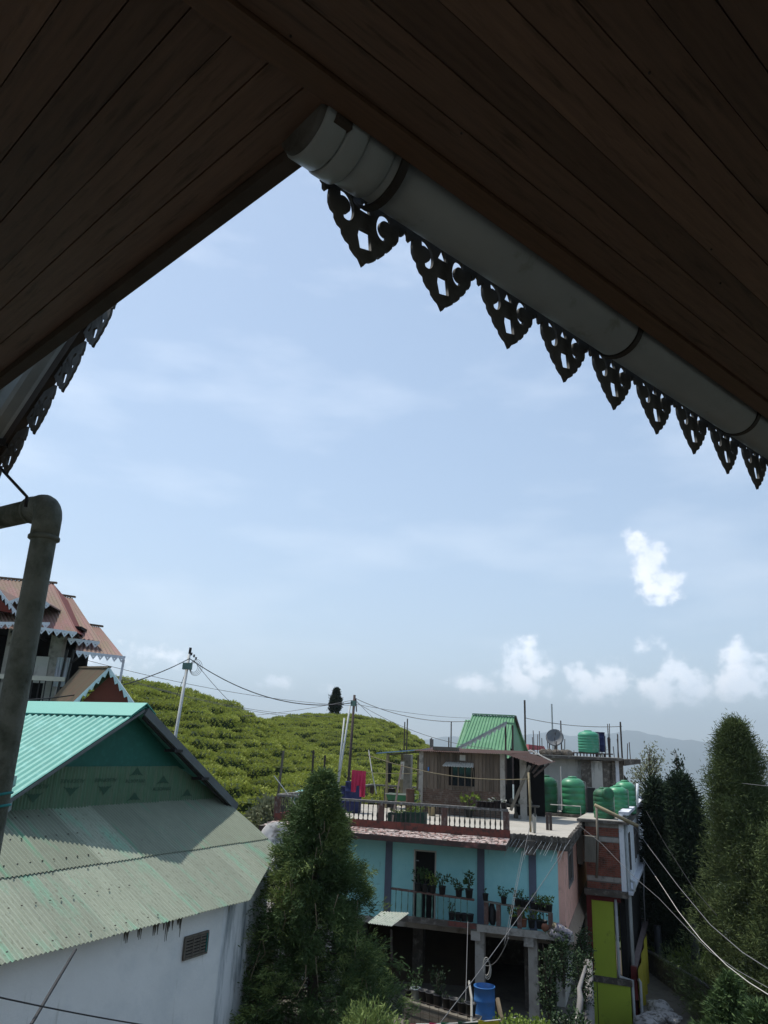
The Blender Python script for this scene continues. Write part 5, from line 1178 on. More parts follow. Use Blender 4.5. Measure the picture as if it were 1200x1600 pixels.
# basin on stand and green crates
a = B(628, 1240, 5.6); bs_ = thing('wash_basin', 'long green basin on a low stand under the terrace canopy', 'basin', FB.w(a[0], 5.8, ZT), FB.rot)
MB().hexa([(-.65, -.2, .45), (.65, -.2, .45), (.65, .2, .45), (-.65, .2, .45)], [(-.75, -.27, .72), (.75, -.27, .72), (.75, .27, .72), (-.75, .27, .72)]).obj('tub', m_tankdark, bs_); MB().box(-.77, .77, -.29, -.25, .70, .74).box(-.77, .77, .25, .29, .70, .74).obj('rim', m_pale, bs_)
for x_ in (-.5, .5): MB().box(x_ - .04, x_ + .04, -.15, .15, 0, .45).obj('leg', m_iron, bs_)
CR = None
for (px, lb, hh) in ((624, 'dark green planting crate with seedlings behind the balustrade, left one', .38), (648, 'dark green planting crate with tall seedlings behind the balustrade, right one', .45)):
    a = B(px, 1275, .25)[0]; c_ = thing('planting_crate', lb, 'crate', FB.w(a, .3, ZT), FB.rot, 'planting crates behind the balustrade'); m = MB(); m.box(-.42, .42, -.2, -.17, 0, hh).box(-.42, .42, .17, .2, 0, hh).box(-.42, -.39, -.17, .17, 0, hh).box(.39, .42, -.17, .17, 0, hh).box(-.39, .39, -.17, .17, 0, .3)
    m.obj('box', M('dark green crate', (.03, .065, .05), rough=.7), c_); link('seedlings', plant_mesh(px, .16 if px < 630 else .3, .36, 60, .07, m_yleaf), None, c_, (0, 0, hh - .08), None, (1, .45, 1))
a = B(658, 1262, 3.4)[0]; pot_plant(FB.w(a, 3.0, ZT), 'tall yellow green plant on the terrace left of the shack', 'loose pots on the terrace', .7, .12, m_blackp, m_yleaf, 20, .12, 77, 1.2)
a = B(675, 1268, 4.6)[0]; pot_plant(FB.w(a, 4.6, ZT), 'tan bucket standing at the foot of the shack wall', 'loose pots on the terrace', .1, .1, m_bamboo, None, 0, .1, 78, 1.7, name='bucket', cat='bucket')
a = B(733, 1255, YS - .5)[0]; pot_plant(FB.w(a, YS - .5, ZT), 'green plant in front of the shack brickwork', 'loose pots on the terrace', .4, .25, m_blackp, m_yleaf, 24, .12, 79, 1.5)
a = B(468, 1232, 2.5); rock('tarp_bundle', FB.w(a[0], 2.5, ZT + .55), (.35, .3, .28), 6, M('teal tarp', (.05, .30, .28), (.3, .4, .4), sc=3, rough=.6), 'teal and white tarpaulin bundle behind the left end of the balustrade', 'tarpaulin')
a = B(517, 1211, 3.2); rock('tarp_bundle', FB.w(a[0], 3.2, ZT + 1.0), (.2, .2, .18), 9, MATS['teal tarp'], 'pale teal bundle showing left of the conifer tip', 'tarpaulin')
# clothes line and laundry
cable('yellowish clothes line strung across the front of the wooden shack', FB.w(*B(574, 1178, 3.2)[:2], B(574, 1178, 3.2)[2]) * 0 + PD(575, 1180, 30.), PD(828, 1217, 29.2), .30, .014, m_bamboo, 'clothes_line')
cable('thin clothes line carrying the pink cloth toward the shack', PD(555, 1205, 30.6), PD(656, 1208, 34.), .05, .010, m_bamboo, 'clothes_line')
wp = thing('white_prop', 'slim white prop pole leaning beside the pink cloth', 'pole', (0, 0, 0)); MB().tube([PD(588, 1240, 30.2), PD(581, 1205, 30.2), PD(576, 1172, 30.6)], .022, 6).obj('rod', m_whitecable, wp)
def cloth(name, label, cat, p00, p10, drop, mat, seed=1, dth=.05, n=22, taper=0., bottom=None, cols=3.):
    g = random.Random(seed); p00 = np.array(p00, float); p10 = np.array(p10, float); d = p10 - p00; nrm = np.cross(d / np.linalg.norm(d), (0, 0, 1)); m = MB(); rows = 12
    for side in (0, 1):
        for i in range(rows + 1):
            t = i / rows
            for j in range(n + 1):
                u = j / n; h = drop(u) if callable(drop) else drop
                uu = .5 + (u - .5) * (1 - taper * t)
                p = p00 + d * uu - np.array([0, 0, h * t]) + nrm * (dth * (.3 + t) * math.sin(u * cols * 6.28 + seed + t) + side * .006); m.v.append(tuple(p))
    k = n + 1; off = (rows + 1) * k
    for i in range(rows):
        for j in range(n):
            q = i * k + j; m.f.append((q, q + 1, q + k + 1, q + k)); m.f.append((q + off, q + off + k, q + off + k + 1, q + off + 1))
    return tag(m.obj(name, mat, None, True), label, cat)
a, b = PD(550, 1203, 30.5), PD(572, 1205, 30.5)
cloth('pink_cloth', 'bright pink cloth hung over the line above the navy barrel', 'cloth', a, b, lambda u: .95 if u > .62 else (.55 if u > .35 else .8), m_pink, 2, .05, 24, 0, None, 4)
a, b = PD(626, 1190, 35), PD(632, 1190, 35); cloth('hanging_cloth', 'cream cloth knotted on a timber post under the blue sheet', 'cloth', a, b, .75, m_pale, 5, .04, 12, .3, None, 2)
a, b = PD(606, 1192, 35.5), PD(613, 1192, 35.5); cloth('hanging_cloth', 'black garment hanging beside the left timber post', 'garment', a, b, .85, m_blackp, 6, .05, 12, .4, None, 2)
tag(MB().beam(PD(612, 1290, 29.6), PD(628, 1195, 33), .07, .07).obj('leaning_timber', m_iron, None), 'dark timber leaning from the balustrade up to the terrace canopy', 'timber')
# bamboo pole with mop at the terrace front, and stubs of reinforcing
a = PD(829, 1300, 29.6); b = PD(826, 1207, 29.6)
bp = thing('bamboo_post', 'bamboo post with a pale rag at its foot on the bare front of the terrace', 'post', (0, 0, 0)); MB().tube([a, (a + b) / 2 + (.02, 0, 0), b], .042, 8).obj('shaft', m_bamboo, bp, True)
cloth('rag', 'pale rag draped against the bamboo post', 'rag', PD(831, 1272, 29.4), PD(838, 1278, 29.4), .7, m_pale, 9, .05, 12, .3, None, 2)
# water tanks ------------------------------------------------------------------
def tank(label, loc, r, h, mat, group='green water tanks', rings=3, rz=0, wavy=True, stand=0):
    t = thing('water_tank', label, 'water tank', tuple(loc), rz, group)
    prof = [(r * .90, 0), (r * .97, .02 * h), (r, .05 * h)]
    for k_ in range(rings + 1):
        z = h * (.08 + .62 * k_ / rings); prof += [(r, z - .025 * h), (r * .965, z - .008 * h), (r * .965, z + .008 * h), (r, z + .025 * h)]
    prof += [(r * .99, .78 * h), (r * .93, .84 * h), (r * .80, .90 * h), (r * .55, .945 * h), (r * .34, .955 * h)]
    MB().lathe(prof, 36).obj('body', mat, t, True)
    MB().lathe([(r * .36, .945 * h), (r * .38, .96 * h), (r * .38, .985 * h), (r * .30, h), (.02, h * 1.005)], 28).obj('lid', mat, t, True)
    MB().tube([(r * .6, 0, .9 * h), (r * 1.06, 0, .86 * h), (r * 1.08, 0, 0)], .018, 6).obj('outlet_pipe', m_whitecable, t, True); return t
YT = 9.6
def tank_at(px, pyb, pyt, wpx, y, label, mat, rings=3, zb=None, rz=0.):
    a = B(px, pyb, y); zb = ZT if zb is None else zb; w = FB.w(a[0], y); dd = np.hypot(w[0], w[1]); q = ray(px, (pyb + pyt) / 2); sc_ = math.hypot(q[0], q[1]); hd = wpx / 2 * dd / sc_ ; h = PH(pyt, w[:2]) - zb
    return tank(label, (w[0], w[1], zb), hd, h, mat, rings=rings, rz=rz)
st_z = B(878, 1262, YT)[2]
print('tank base', st_z, ZT)
tank_at(853, 1262, 1211, 36, YT, 'large dark green water tank on the terrace beside the shack porch', m_tankdark, 3, ZT + .12)
tank_at(896, 1262, 1213, 37, YT, 'large bright green water tank with wavy ribs in the middle of the terrace row', m_tank, 4, ZT + .12)
tank_at(846, 1250, 1209, 20, YT + 1.6, 'green water tank mostly hidden behind the dark one by the porch', m_tank, 3, ZT + .12)
sp_ = thing('tank_platform', 'low concrete strip with a pipe frame under the two big terrace tanks', 'platform', (*FB.o, 0), FB.rot)
x0_, x1_ = B(838, 1262, YT)[0], B(918, 1262, YT)[0]
MB().box(x0_ - .2, x1_, YT - .7, YT + .8, ZT, ZT + .12).obj('slab', m_darkconc, sp_)
zz = ZT + .5; MB().tube([(B(860, 1256, YT - .8)[0], YT - .8, zz), (B(907, 1258, YT - .8)[0], YT - .8, zz), (B(907, 1258, YT - .8)[0], YT - .8, ZT)], .025, 6).obj('pipe_rail', m_whitecable, sp_)
MB().tube([(Bx(876, YT - .75), YT - .75, ZT + .3), (Bx(876, YT - .75), YT - .75, ZT + 2.2)], .03, 6).obj('standpipe', m_whitecable, sp_)
for px in (853, 858): tag(inB(MB().box(Bx(px, 2.) - .05, Bx(px, 2.) + .05, 2., 2.1, ZT, ZT + .62).obj('rebar_stub', m_iron, None)), 'short dark stub post on the bare terrace, ' + ('left of two' if px == 853 else 'right of two'), 'post')
tag(inB(MB().box(Bx(916, YT), Bx(928, YT), YT, YT + .5, ZT, ZT + 1.3).obj('black_cabinet', m_blackp, None)), 'black weathered box standing between the two groups of tanks', 'box')

# ------------------------------------------------------------------ brick, white and lime green house to the right
FG = Frame(PD(974, 1340, 34.5), 112.)
gh = thing('lime_green_house', 'tall narrow house with bare brick front, white upper side and lime green lower walls', 'house', (*FG.o, 0), FG.rot)
def G(px, py, y=0.): x, z = FG.p(px, py, y); return np.array([x, y, z])
def GS(px, py, x=0.): y, z = FG.px_side(px, py, x); return y, z
def go_(x0, x1, y0, y1, z0, z1, name, mat): return MB().box(x0, x1, y0, y1, z0, z1).obj(name, mat, gh)
GX0 = G(916, 1340)[0]; gzt = G(974, 1288)[2]; gzb = G(974, 1398)[2]; gyl = GS(1004, 1300)[0]; gzf = G(958, 1532)[2]
print('lime', GX0, gzt, gzb, gyl, gzf)
go_(GX0, -.003, .03, gyl, gzb + .12, gzt, 'brick_wall_core', m_mortar)
bk_ = MB(); g = random.Random(6); z_ = gzb + .14; r_ = 0; beams = [G(950, 1312)[2], G(950, 1374)[2]]
while z_ + .07 < gzt - .12:
    if not any(abs(z_ + .035 - b_) < .12 for b_ in beams):
        x_ = GX0 + (-.12 if r_ % 2 else 0)
        while x_ < -.13:
            a_, b2_ = max(x_, GX0), min(x_ + .228, -.125)
            if b2_ - a_ > .03: bk_.box(a_, b2_, -.0 - g.random() * .012, .05, z_, z_ + .066)
            x_ += .242
    z_ += .080; r_ += 1
bk_.obj('bricks', m_brick, gh, kind='stuff')
for b_ in beams + [gzt - .08]: go_(GX0, -.003, -.012, .05, b_ - .09, b_ + .09, 'lintel', m_conc)
go_(GX0 - .1, .12, -.25, .1, gzb - .1, gzb + .12, 'ledge', m_darkconc)
# white side
def side(y0, y1, z0, z1, name, mat, x0=-.2, x1=.0, **k): return MB().box(x0, x1, y0, y1, z0, z1).obj(name, mat, gh, **k)
wz = GS(983, 1300)
wins = []
ywa, ywb = GS(978.5, 1330)[0], GS(983, 1330)[0]; ywc, ywd = GS(989, 1320)[0], GS(996, 1320)[0]
ZW1, ZW0 = gzt - .55, gzt - 2.1
mm = MB(); cur = .03
for (y0, y1) in ((ywa, ywb), (ywc, ywd)):
    mm.box(-.003, .06, cur, y0, gzb + .1, gzt + .35).box(-.003, .06, y0, y1, gzb + .1, ZW0).box(-.003, .06, y0, y1, ZW1, gzt + .35); cur = y1
mm.box(-.003, .06, cur, gyl, gzb + .1, gzt + .35).box(-.12, .06, -.03, .03, gzb + .1, gzt + .35); mm.obj('white_side_wall', m_whitehouse, gh)
for (y0, y1) in ((ywa, ywb), (ywc, ywd)):
    wn = side(y0, y1, ZW0, ZW1, 'window', m_glass, -.002, .01); MB().box(.012, .08, y0 - .03, y0 + .05, ZW0, ZW1).box(.012, .08, y1 - .05, y1 + .03, ZW0, ZW1).box(.012, .05, (y0 + y1) / 2 - .03, (y0 + y1) / 2 + .03, ZW0, ZW1).box(.012, .05, y0, y1, ZW1 - .5, ZW1 - .44).obj('frame', m_winframe, wn)
MB().box(-.1, .3, .0, gyl + .3, gzt + .35, gzt + .48).obj('cornice', m_white, gh)
MB().box(-.1, .3, .0, gyl + .3, gzb + .0, gzb + .12).obj('cornice', m_white, gh)
for py_, yy in ((0, .25), (0, .6)): MB().tube([(.13, yy, gzt + .3), (.13, yy, gzb - .6), (.13, yy, gzf)], .06, 10).obj('drain_pipe', m_pole, gh, True)
MB().tube([(.16, .25, gzb + .2), (.35, .3, gzb + .15), (.35, .3, gzb + .45), (.16, .4, gzb + .5)], .055, 10).obj('drain_bend', m_pole, gh, True)
MB().tube([(.3, gyl - .2, gzb + .9), (.62, gyl - .1, gzb + .85), (.62, gyl - .1, gzb + .1), (.3, gyl - .1, gzb - .05)], .10, 12).obj('drain_bend', m_white, gh, True)
# lime storey
go_(GX0 - .05, G(926, 1450)[0], -.05, .3, gzf - 5, gzb - .1, 'maroon_column', m_maroon)
xlm = G(960, 1450)[0]
go_(G(926, 1450)[0], xlm, .0, .2, gzf + .1, gzb - .28, 'front_panel', m_limew); go_(GX0 - .05, xlm + .3, -.045, .1, gzb - .3, gzb - .1, 'maroon_beam', m_maroon)
go_(GX0 + .1, .1, -.15, .2, gzf - .1, gzf + .1, 'ledge', m_darkconc)
go_(G(921, 1570)[0], .02, -.12, .1, gzf - 5, gzf - .1, 'front_panel', m_limew); MB().tube([(G(935, 1570)[0], -.13, gzf - .1), (G(935, 1570)[0], -.13, gzf - 5)], .012, 5).obj('wire', m_cable, gh)
go_(xlm + .2, -.05, .3, gyl, gzf - 5, gzb, 'inner_wall', m_dark)
side(.8, gyl, gzf, gzb - .1, 'side_panel', m_limew, -.35, -.3)
y0, y1 = 1.0, 2.2; wn = side(2.0, 3.4, gzf + .9, gzb - .5, 'window', m_glass, -.29, -.27); MB().box(-.27, -.22, 1.95, 2.03, gzf + .8, gzb - .45).box(-.27, -.22, 3.37, 3.45, gzf + .8, gzb - .45).box(-.27, -.22, 2, 3.4, gzf + .8, gzf + .88).obj('frame', M('cream lime frame', (.42, .42, .18), rough=.8), wn)
wn = side(.35, .9, gzf + 1.1, gzb - .7, 'window_shutter', MATS['cream lime frame'], -.28, -.25); MB().box(-.25, -.24, .42, .83, gzf + 1.2, gzb - .8).obj('pane', m_limew, wn)
MB().tube([(xlm + .1, -.02, gzb - .2), (xlm + .1, -.02, gzf + .3), (xlm + .12, -.02, gzf + .16), (.1, -.05, gzf + .12), (.1, -.05, gzf - 4)], .06, 10).obj('drain_pipe', m_pole, gh, True)
MB().tube([(.3, .1, gzf + .15), (.38, .1, gzf + .05), (.38, .1, gzf - 4)], .06, 10).obj('drain_pipe', m_pole, gh, True)
# narrow balcony along the side
rzt = G(978, 1507, .1)[2]; bz = G(980, 1541, .1)[2]; by1 = GS(1011, 1440, .22)[0]
print('balcony', rzt, bz, by1, gyl)
MB().box(-.3, .22, .15, by1, bz - .12, bz + .02).obj('balcony_floor', m_darkconc, gh)
MB().box(.08, .30, .10, by1, rzt - .1, rzt).obj('balcony_rail', M('greyish red rail', (.22, .17, .16), (.16, .12, .11), rough=.9), gh)
MB().box(-.25, .30, by1 + .003, by1 + .15, rzt - .1, rzt).obj('balcony_rail', MATS['greyish red rail'], gh)
for i in range(9):
    y_ = .5 + (by1 - .6) * i / 8; MB().box(.12, .20, y_ - .05, y_ + .05, bz, rzt - .1).obj('balcony_post', m_maroon, gh)
MB().box(.06, .28, .0, .2, bz - .4, rzt - .02).obj('balcony_post', m_maroon, gh)
for k_ in range(2): MB().box(.14, .17, .5, by1, bz + .25 * (k_ + 1), bz + .25 * (k_ + 1) + .04).obj('rail_bar', m_iron, gh)
side(.5, by1, gzf - 5, gzf - .3, 'lower_side_wall', m_maroon, -.3, .2)
MB().box(.2, .6, .5, by1, gzf - 2.7, gzf - 2.55).obj('balcony_floor', m_darkconc, gh)
for i in range(5):
    y_ = .6 + (by1 - .7) * i / 4; MB().box(.62, .68, y_ - .04, y_ + .04, gzf - 2.55, gzf - 1.7).obj('balcony_post', m_iron, gh)
MB().box(.58, .70, .5, by1, gzf - 1.7, gzf - 1.6).obj('balcony_rail', m_winframe, gh)
# teal annex behind
tb_ = Frame(FG.w(.3, gyl + .4), 112.)
an = thing('teal_annex', 'teal painted annex wall just behind the balcony of the lime green house', 'annex', (*FG.o, 0), FG.rot)
MB().box(-2, .55, gyl + .6, gyl + 3.5, gzf - 1, gzb - .6).obj('wall', M('teal wall', (.03, .22, .19), (.025, .18, .16), rough=.85), an); MB().box(-2.2, .8, gyl + .5, gyl + 3.8, gzb - .6, gzb - .45).obj('slab', m_darkconc, an)
wn = MB().box(.552, .57, gyl + 1.2, gyl + 2.4, gzf + .5, gzb - 1.2).obj('window', m_glass, an)
tag(cloth('yellow_cloth', 'long yellow cloth hung over the balcony rail of the lime green house', 'cloth', FG.w(.36, GS(995, 1490, .36)[0], rzt - .1), FG.w(.36, GS(1010, 1464, .36)[0], rzt + .1), lambda u: 1.5 + .9 * u, m_yel, 3, .10, 26, .35, None, 3), 'long yellow cloth hung over the balcony rail of the lime green house', 'cloth')
# roof of the brick house: parapet, tanks, bamboo pole
go_(GX0 - .3, .3, -.25, gyl + .3, gzt, gzt + .10, 'roof_slab', m_darkconc)
go_(GX0 - .28, .1, -.2, gyl + .2, gzt + .10, gzt + .13, 'roof_floor', m_floor)
for (px, pyb, pyt, w_, yy, mt_, lb) in ((944, 1275, 1230, 31, .7, m_tankdark, 'dull green water tank with a round side hatch on the brick house roof'), (966, 1270, 1227, 32, 2.6, m_tank, 'mid green ribbed water tank in the middle of the brick house roof'), (978, 1262, 1219, 31, 4.6, m_tank, 'bright green ribbed water tank at the back of the brick house roof')):
    a = G(px, pyb, yy); w = FG.w(a[0], yy); q = ray(px, pyb); sc_ = math.hypot(q[0], q[1]); hd = w_ / 2 * np.hypot(w[0], w[1]) / sc_; t_ = tank(lb, (w[0], w[1], gzt + .13), hd, PH(pyt, w[:2]) - gzt - .13, mt_, 'green water tanks', 4)
    if w_ == 31 and yy < 1: MB().lathe([(.26, 0), (.26, .05), (.18, .09), (.02, .09)], 20, (hd * .2, -hd * .93, 1.0), (0.1, -1, 0.2)).obj('side_hatch', mt_, t_, True)
tag(MB().tube([PD(929, 1258, 32.8), PD(997, 1291, 33.2)], .07, 8).obj('bamboo_pole', m_bamboo, None, True), 'thick bamboo pole lying across the parapet of the brick house', 'pole')
tag(MB().tube([PD(996, 1258, 38.5), PD(996, 1224, 38.5)], .05, 8).obj('white_pipe', m_whitehouse, None, True), 'short upright white pipe at the corner of the brick house roof', 'pipe')
tag(MB().tube([PD(932, 1262, 33.5), PD(934, 1310, 33.4), PD(932, 1372, 33.3)], .05, 6).obj('timber_pole', m_woodgrey, None, True), 'old grey timber pole standing against the brick wall', 'pole')
tag(MB().beam(PD(921, 1306, 33.3), PD(921, 1346, 33.3), .45, .28, (0, 1, 0)).obj('meter_cabinet', m_woodgrey, None), 'brown wooden cabinet on the wall between peach and brick walls', 'cabinet')
# ------------------------------------------------------------------ grey flat-roofed house behind
FQ = Frame(PD(890, 1205, 47.), 104.)
qh = thing('grey_house', 'grey plastered house with a flat rebar-studded roof slab behind the green tanks', 'house', (*FQ.o, 0), FQ.rot)
def Q(px, py, y=0.): x, z = FQ.p(px, py, y); return np.array([x, y, z])
qx0, qx1 = Q(806, 1200)[0], Q(974, 1200)[0]; qzt = Q(900, 1186)[2]; qz = Q(900, 1182)[2]
MB().box(qx0, qx1, 0, 8, qzt - 9, qzt).obj('wall', m_house, qh)
qs = MB(); qs.box(qx0 - .5, Q(975, 1200, -.7)[0], -.7, 8.5, qzt, qzt + .14).obj('roof_slab', m_darkconc, qh)
MB().box(qx0 - .48, Q(975, 1200, -.7)[0] - .02, -.68, 8.4, qzt + .14, qzt + .17).obj('roof_top', m_floor, qh)
xe_ = Q(1001, 1186, -.9)[0]; MB().hexa([(Q(975, 1190, -.7)[0], -.9, qzt - .25), (xe_, -.9, qzt - .1), (xe_, 3, qzt - .1), (Q(975, 1190, -.7)[0], 3, qzt - .25)], [(Q(975, 1190, -.7)[0], -.9, qzt + .1), (xe_, -.9, qzt + .14), (xe_, 3, qzt + .14), (Q(975, 1190, -.7)[0], 3, qzt + .1)]).obj('eave_slab', m_darkconc, qh)
for px, w_, mt_ in ((917, .32, m_darkconc), (934, .34, m_house), (950, .3, m_darkconc), (958, .2, m_darkconc), (965, .12, m_white), (971, .1, m_darkconc)):
    a = Q(px, 1210, -.3)[0]; MB().box(a - w_, a + w_ * .8, -.32, .0, qzt - 8, qzt - .0 if w_ < .33 else qzt - .05).obj('buttress', mt_, qh)
MB().hexa([(qx1, .5, qzt - 1.3), (Q(988, 1200)[0], .5, qzt - 1.5), (Q(988, 1200)[0], 4, qzt - 1.5), (qx1, 4, qzt - 1.3)], [(qx1, .5, qzt - .7), (Q(988, 1200)[0], .5, qzt - 1.35), (Q(988, 1200)[0], 4, qzt - 1.35), (qx1, 4, qzt - .7)]).obj('side_awning', m_darkconc, qh)
g = random.Random(12)
for px, pt, pb, r_ in ((821, 1094, 1168, .06), (864, 1100, 1172, .05), (877.5, 1126, 1172, .04), (972, 1128, 1180, .05)):
    a = PD(px, pb, 49); b = a.copy(); b[2] = PH(pt, a[:2]); tag(MB().tube([(a[0], a[1], qzt + .1), b], r_, 6).obj('roof_rod', m_pole if px in (864,) else m_iron, None), {821: 'tallest dark iron post at the left end of the grey house roof', 864: 'tall pale steel post by the satellite dish', 877.5: 'slightly leaning iron rod right of the satellite dish', 972: 'tall iron post at the right end of the grey house roof'}[px], 'post')
rb = MB()
for i in range(34):
    px = g.choice([834, 839, 843, 856, 861, 870, 882, 868, 931, 943, 952, 953, 959, 966, 979, 985, 858, 848, 936, 946]) + g.uniform(-1, 1); d_ = g.uniform(47, 52); a = PD(px, 1176, d_); h_ = g.uniform(.4, 2.1); rb.tube([(a[0], a[1], qzt + .1), (a[0] + g.uniform(-.08, .08), a[1], qzt + .1 + h_)], .025, 4)
o_ = MB(); rb.v = [tuple(FQ.l(np.array(p))) for p in rb.v]; rb.obj('rebar', m_iron, qh, kind='stuff')
cable('thin wire strung between the posts on the grey house roof', PD(822, 1122, 49), PD(972, 1135, 49), .2, .02, m_greycable)
# satellite dish
ds = thing('satellite_dish', 'round grey satellite dish on the flat roof of the grey house', 'satellite dish', tuple(PD(867, 1171, 48)))
a = PD(867, 1154, 48); off_ = a - np.array(ds.location)
MB().lathe([(.02, 0), (.25, .03), (.42, .10), (.52, .17), (.53, .18), (.42, .12), (.25, .05), (.02, .02)], 30, off_, (-.25, -.9, .35)).obj('dish', M('grey dish', (.16, .17, .18), rough=.6), ds, True)
MB().tube([(0, 0, 0), off_ + (0, .1, -.1)], .04, 6).obj('mast', m_iron, ds); MB().beam(off_ + (0, -.05, -.4), off_ + (-.15, -.6, .05), .03, .03).obj('feed_arm', m_iron, ds)
a = PD(866, 1170, 47.5)
for k_ in range(5): tag(rock('roof_rubble', (a[0] - .6 + k_ * .35, a[1] + g.uniform(-.3, .3), qzt + .3), (.28, .25, .2), k_ + 3, m_darkconc), 'dark heap of rubble below the satellite dish on the roof', 'rubble', 'rubble under the satellite dish')
a = PD(920, 1178, 48.2)
w_ = 31 / 2 * 48.2 / 1222
tk_ = tank('pale green water tank on an iron stand on the grey house roof', (a[0], a[1], PH(1176, a[:2])), w_, PH(1141, a[:2]) - PH(1176, a[:2]), m_tank2, rings=5)
a2_ = PD(936, 1176, 49.2); drum('barrel', 'dark blue barrel beside the pale green roof tank', (a2_[0], a2_[1], PH(1175, a2_[:2])), .38, PH(1144, a2_[:2]) - PH(1175, a2_[:2]), m_navy)
zs_ = PH(1176, a[:2]); st_ = MB()
for dx_ in (-.8, -.4, 0, .4, .8, 1.1): 
    for dy_ in (-.4, .4): st_.tube([(a[0] + dx_, a[1] + dy_, qzt + .1), (a[0] + dx_, a[1] + dy_, zs_)], .04, 5)
st_.box(a[0] - .95, a[0] + 1.3, a[1] - .5, a[1] + .9, zs_ - .07, zs_ - .002); tag(st_.obj('tank_stand', m_iron, None), 'rusty iron stand under the pale green roof tank', 'stand')
# ------------------------------------------------------------------ green gabled roof behind the shack
FV = Frame(PD(770, 1165, 44.), 100.)
vh = thing('green_roof_house', 'steep bright green ribbed roof rising behind the wooden shack', 'house', (*FV.o, 0), FV.rot)
def V(px, py, y=0.): x, z = FV.p(px, py, y); return np.array([x, y, z])
ra_, rb2 = V(738, 1117, 2.2), V(804, 1120, 2.2); ea, eb = V(716, 1172, -.4), V(795, 1185, -.4)
c_ = corr(ra_, rb2, eb, ea, pitch=.19, amp=.03, prof='trap', seg=6, nv=1); c_.obj('roof_sheet', m_greenroof, vh)
c_ = corr(ra_, rb2, rb2 + (1.2, 3, -2.8), ra_ + (-.5, 3, -2.8), pitch=.19, amp=.03, prof='trap', seg=6, nv=1); c_.obj('roof_sheet', m_greenroof, vh)
MB().ext([rb2 + (-.05, 0, -.05), eb + (-.05, 0, 0), V(820, 1172, 4.4)], (-.05, .02, 0)).obj('gable_end', m_greenroof, vh)
MB().beam(rb2 + (.04, 0, .02), V(822, 1176, 4.6), .12, .14).obj('barge_board', m_darkconc, vh)
MB().beam(ra_ + (0, 0, .06), rb2 + (.05, 0, .06), .2, .06).obj('ridge_cap', m_greenroof, vh)
c_ = corr(V(727, 1125, 2.6), V(736, 1125, 2.6), V(722, 1172, .2), V(711, 1172, .2), pitch=.19, amp=.03, prof='trap', seg=6, nv=1); c_.obj('lower_roof_sheet', m_greenroof, vh)
# white edged rake crossing in front
a, b = V(716, 1170, -1.2), V(792, 1130, -1.2)
fretrow(a, b, .30, .16, m_white, vh); MB().beam(a + (0, -.05, .08), b + (0, -.05, .08), .22, .07).obj('rake_cap', m_galv, vh)
MB().beam(b, V(803, 1131, -.6), .15, .1).obj('rake_end', m_greenroof, vh)
for px in (790, 801): a = V(px, 1150, -1.0); MB().box(a[0] - .05, a[0] + .05, -1.05, -.95, a[2] - 2.5, V(px, 1133, -1.)[2]).obj('post', m_iron, vh)
MB().box(V(730, 1170, .5)[0], V(800, 1170, .5)[0], .5, 4, ea[2] - 6, ea[2] + .2).obj('wall', m_dark, vh)
for i, (px, pt, d_) in enumerate(((631, 1128, 44), (635, 1123, 44.3), (672, 1154, 44.8), (674, 1153, 45), (676, 1155, 45.2), (701, 1152, 45), (704.5, 1127, 45.3))):
    a = PD(px, 1180, d_); tag(MB().tube([(a[0], a[1], a[2] - 1.5), (a[0], a[1], PH(pt, a[:2]))], .035, 5).obj('rebar_rod', m_iron, None), ['tall thin rod over the hill left of the shack, left of a close pair', 'tallest rod of the close pair over the hill left of the shack', 'leftmost of three short rods behind the shack roof bundles', 'middle of three short rods behind the shack roof bundles', 'rightmost of three short rods behind the shack roof bundles', 'short rod beside the tall one left of the green roof', 'tall single rod just left of the steep green roof'][i], 'rod', 'reinforcing rods behind the shack')
tag(MB().ext([PD(826, 1172, 60), PD(826, 1163, 60), PD(850, 1166, 60), PD(853, 1172, 60)], (0, 4, 0)).obj('pink_roof', m_pinkroof, None), 'small pinkish red roof showing behind the dish rooftop', 'roof')

# ------------------------------------------------------------------ ground works at the lower right and centre
def soil_patch(name, pts, z, mat, h=.05, **k):
    return MB().ext([(p[0], p[1], z) for p in pts], (0, 0, -h)).obj(name, mat, None, **k)
ZP = ZG
pts = [PZ(*p, ZP - .05)[:2] for p in ((846, 1600), (900, 1640), (905, 1520), (898, 1488), (870, 1500), (850, 1560))]
soil_patch('path', pts, ZP + .03, m_dust, .3, kind='structure')
# courtyard with retaining wall, lower right
ZC = PD(1100, 1580, 36)[2]
cts = [PZ(*p, ZC)[:2] for p in ((1000, 1660), (1000, 1500), (1016, 1496), (1140, 1560), (1260, 1640), (1200, 1760))]
soil_patch('courtyard', cts, ZC, m_dust, 4., kind='structure')
A_, B_ = PD(1010, 1487, 41), PD(1215, 1608, 30.5)
rwall = thing('retaining_wall', 'long low concrete retaining wall with a pipe along its top below the tall trees', 'wall', (0, 0, 0))
dn = np.array([0, 0, 3.2]); MB().hexa([A_ - dn * .6, B_ - dn * .6, B_ - dn * .6 + (.3, .3, 0), A_ - dn * .6 + (.3, .3, 0)], [A_, B_, B_ + (.3, .3, 0), A_ + (.3, .3, 0)]).obj('wall', m_darkconc, rwall)
MB().tube([A_ + (0, 0, .06), B_ + (0, 0, .06)], .06, 8).obj('pipe', m_greycable, rwall, True)
g = random.Random(31)
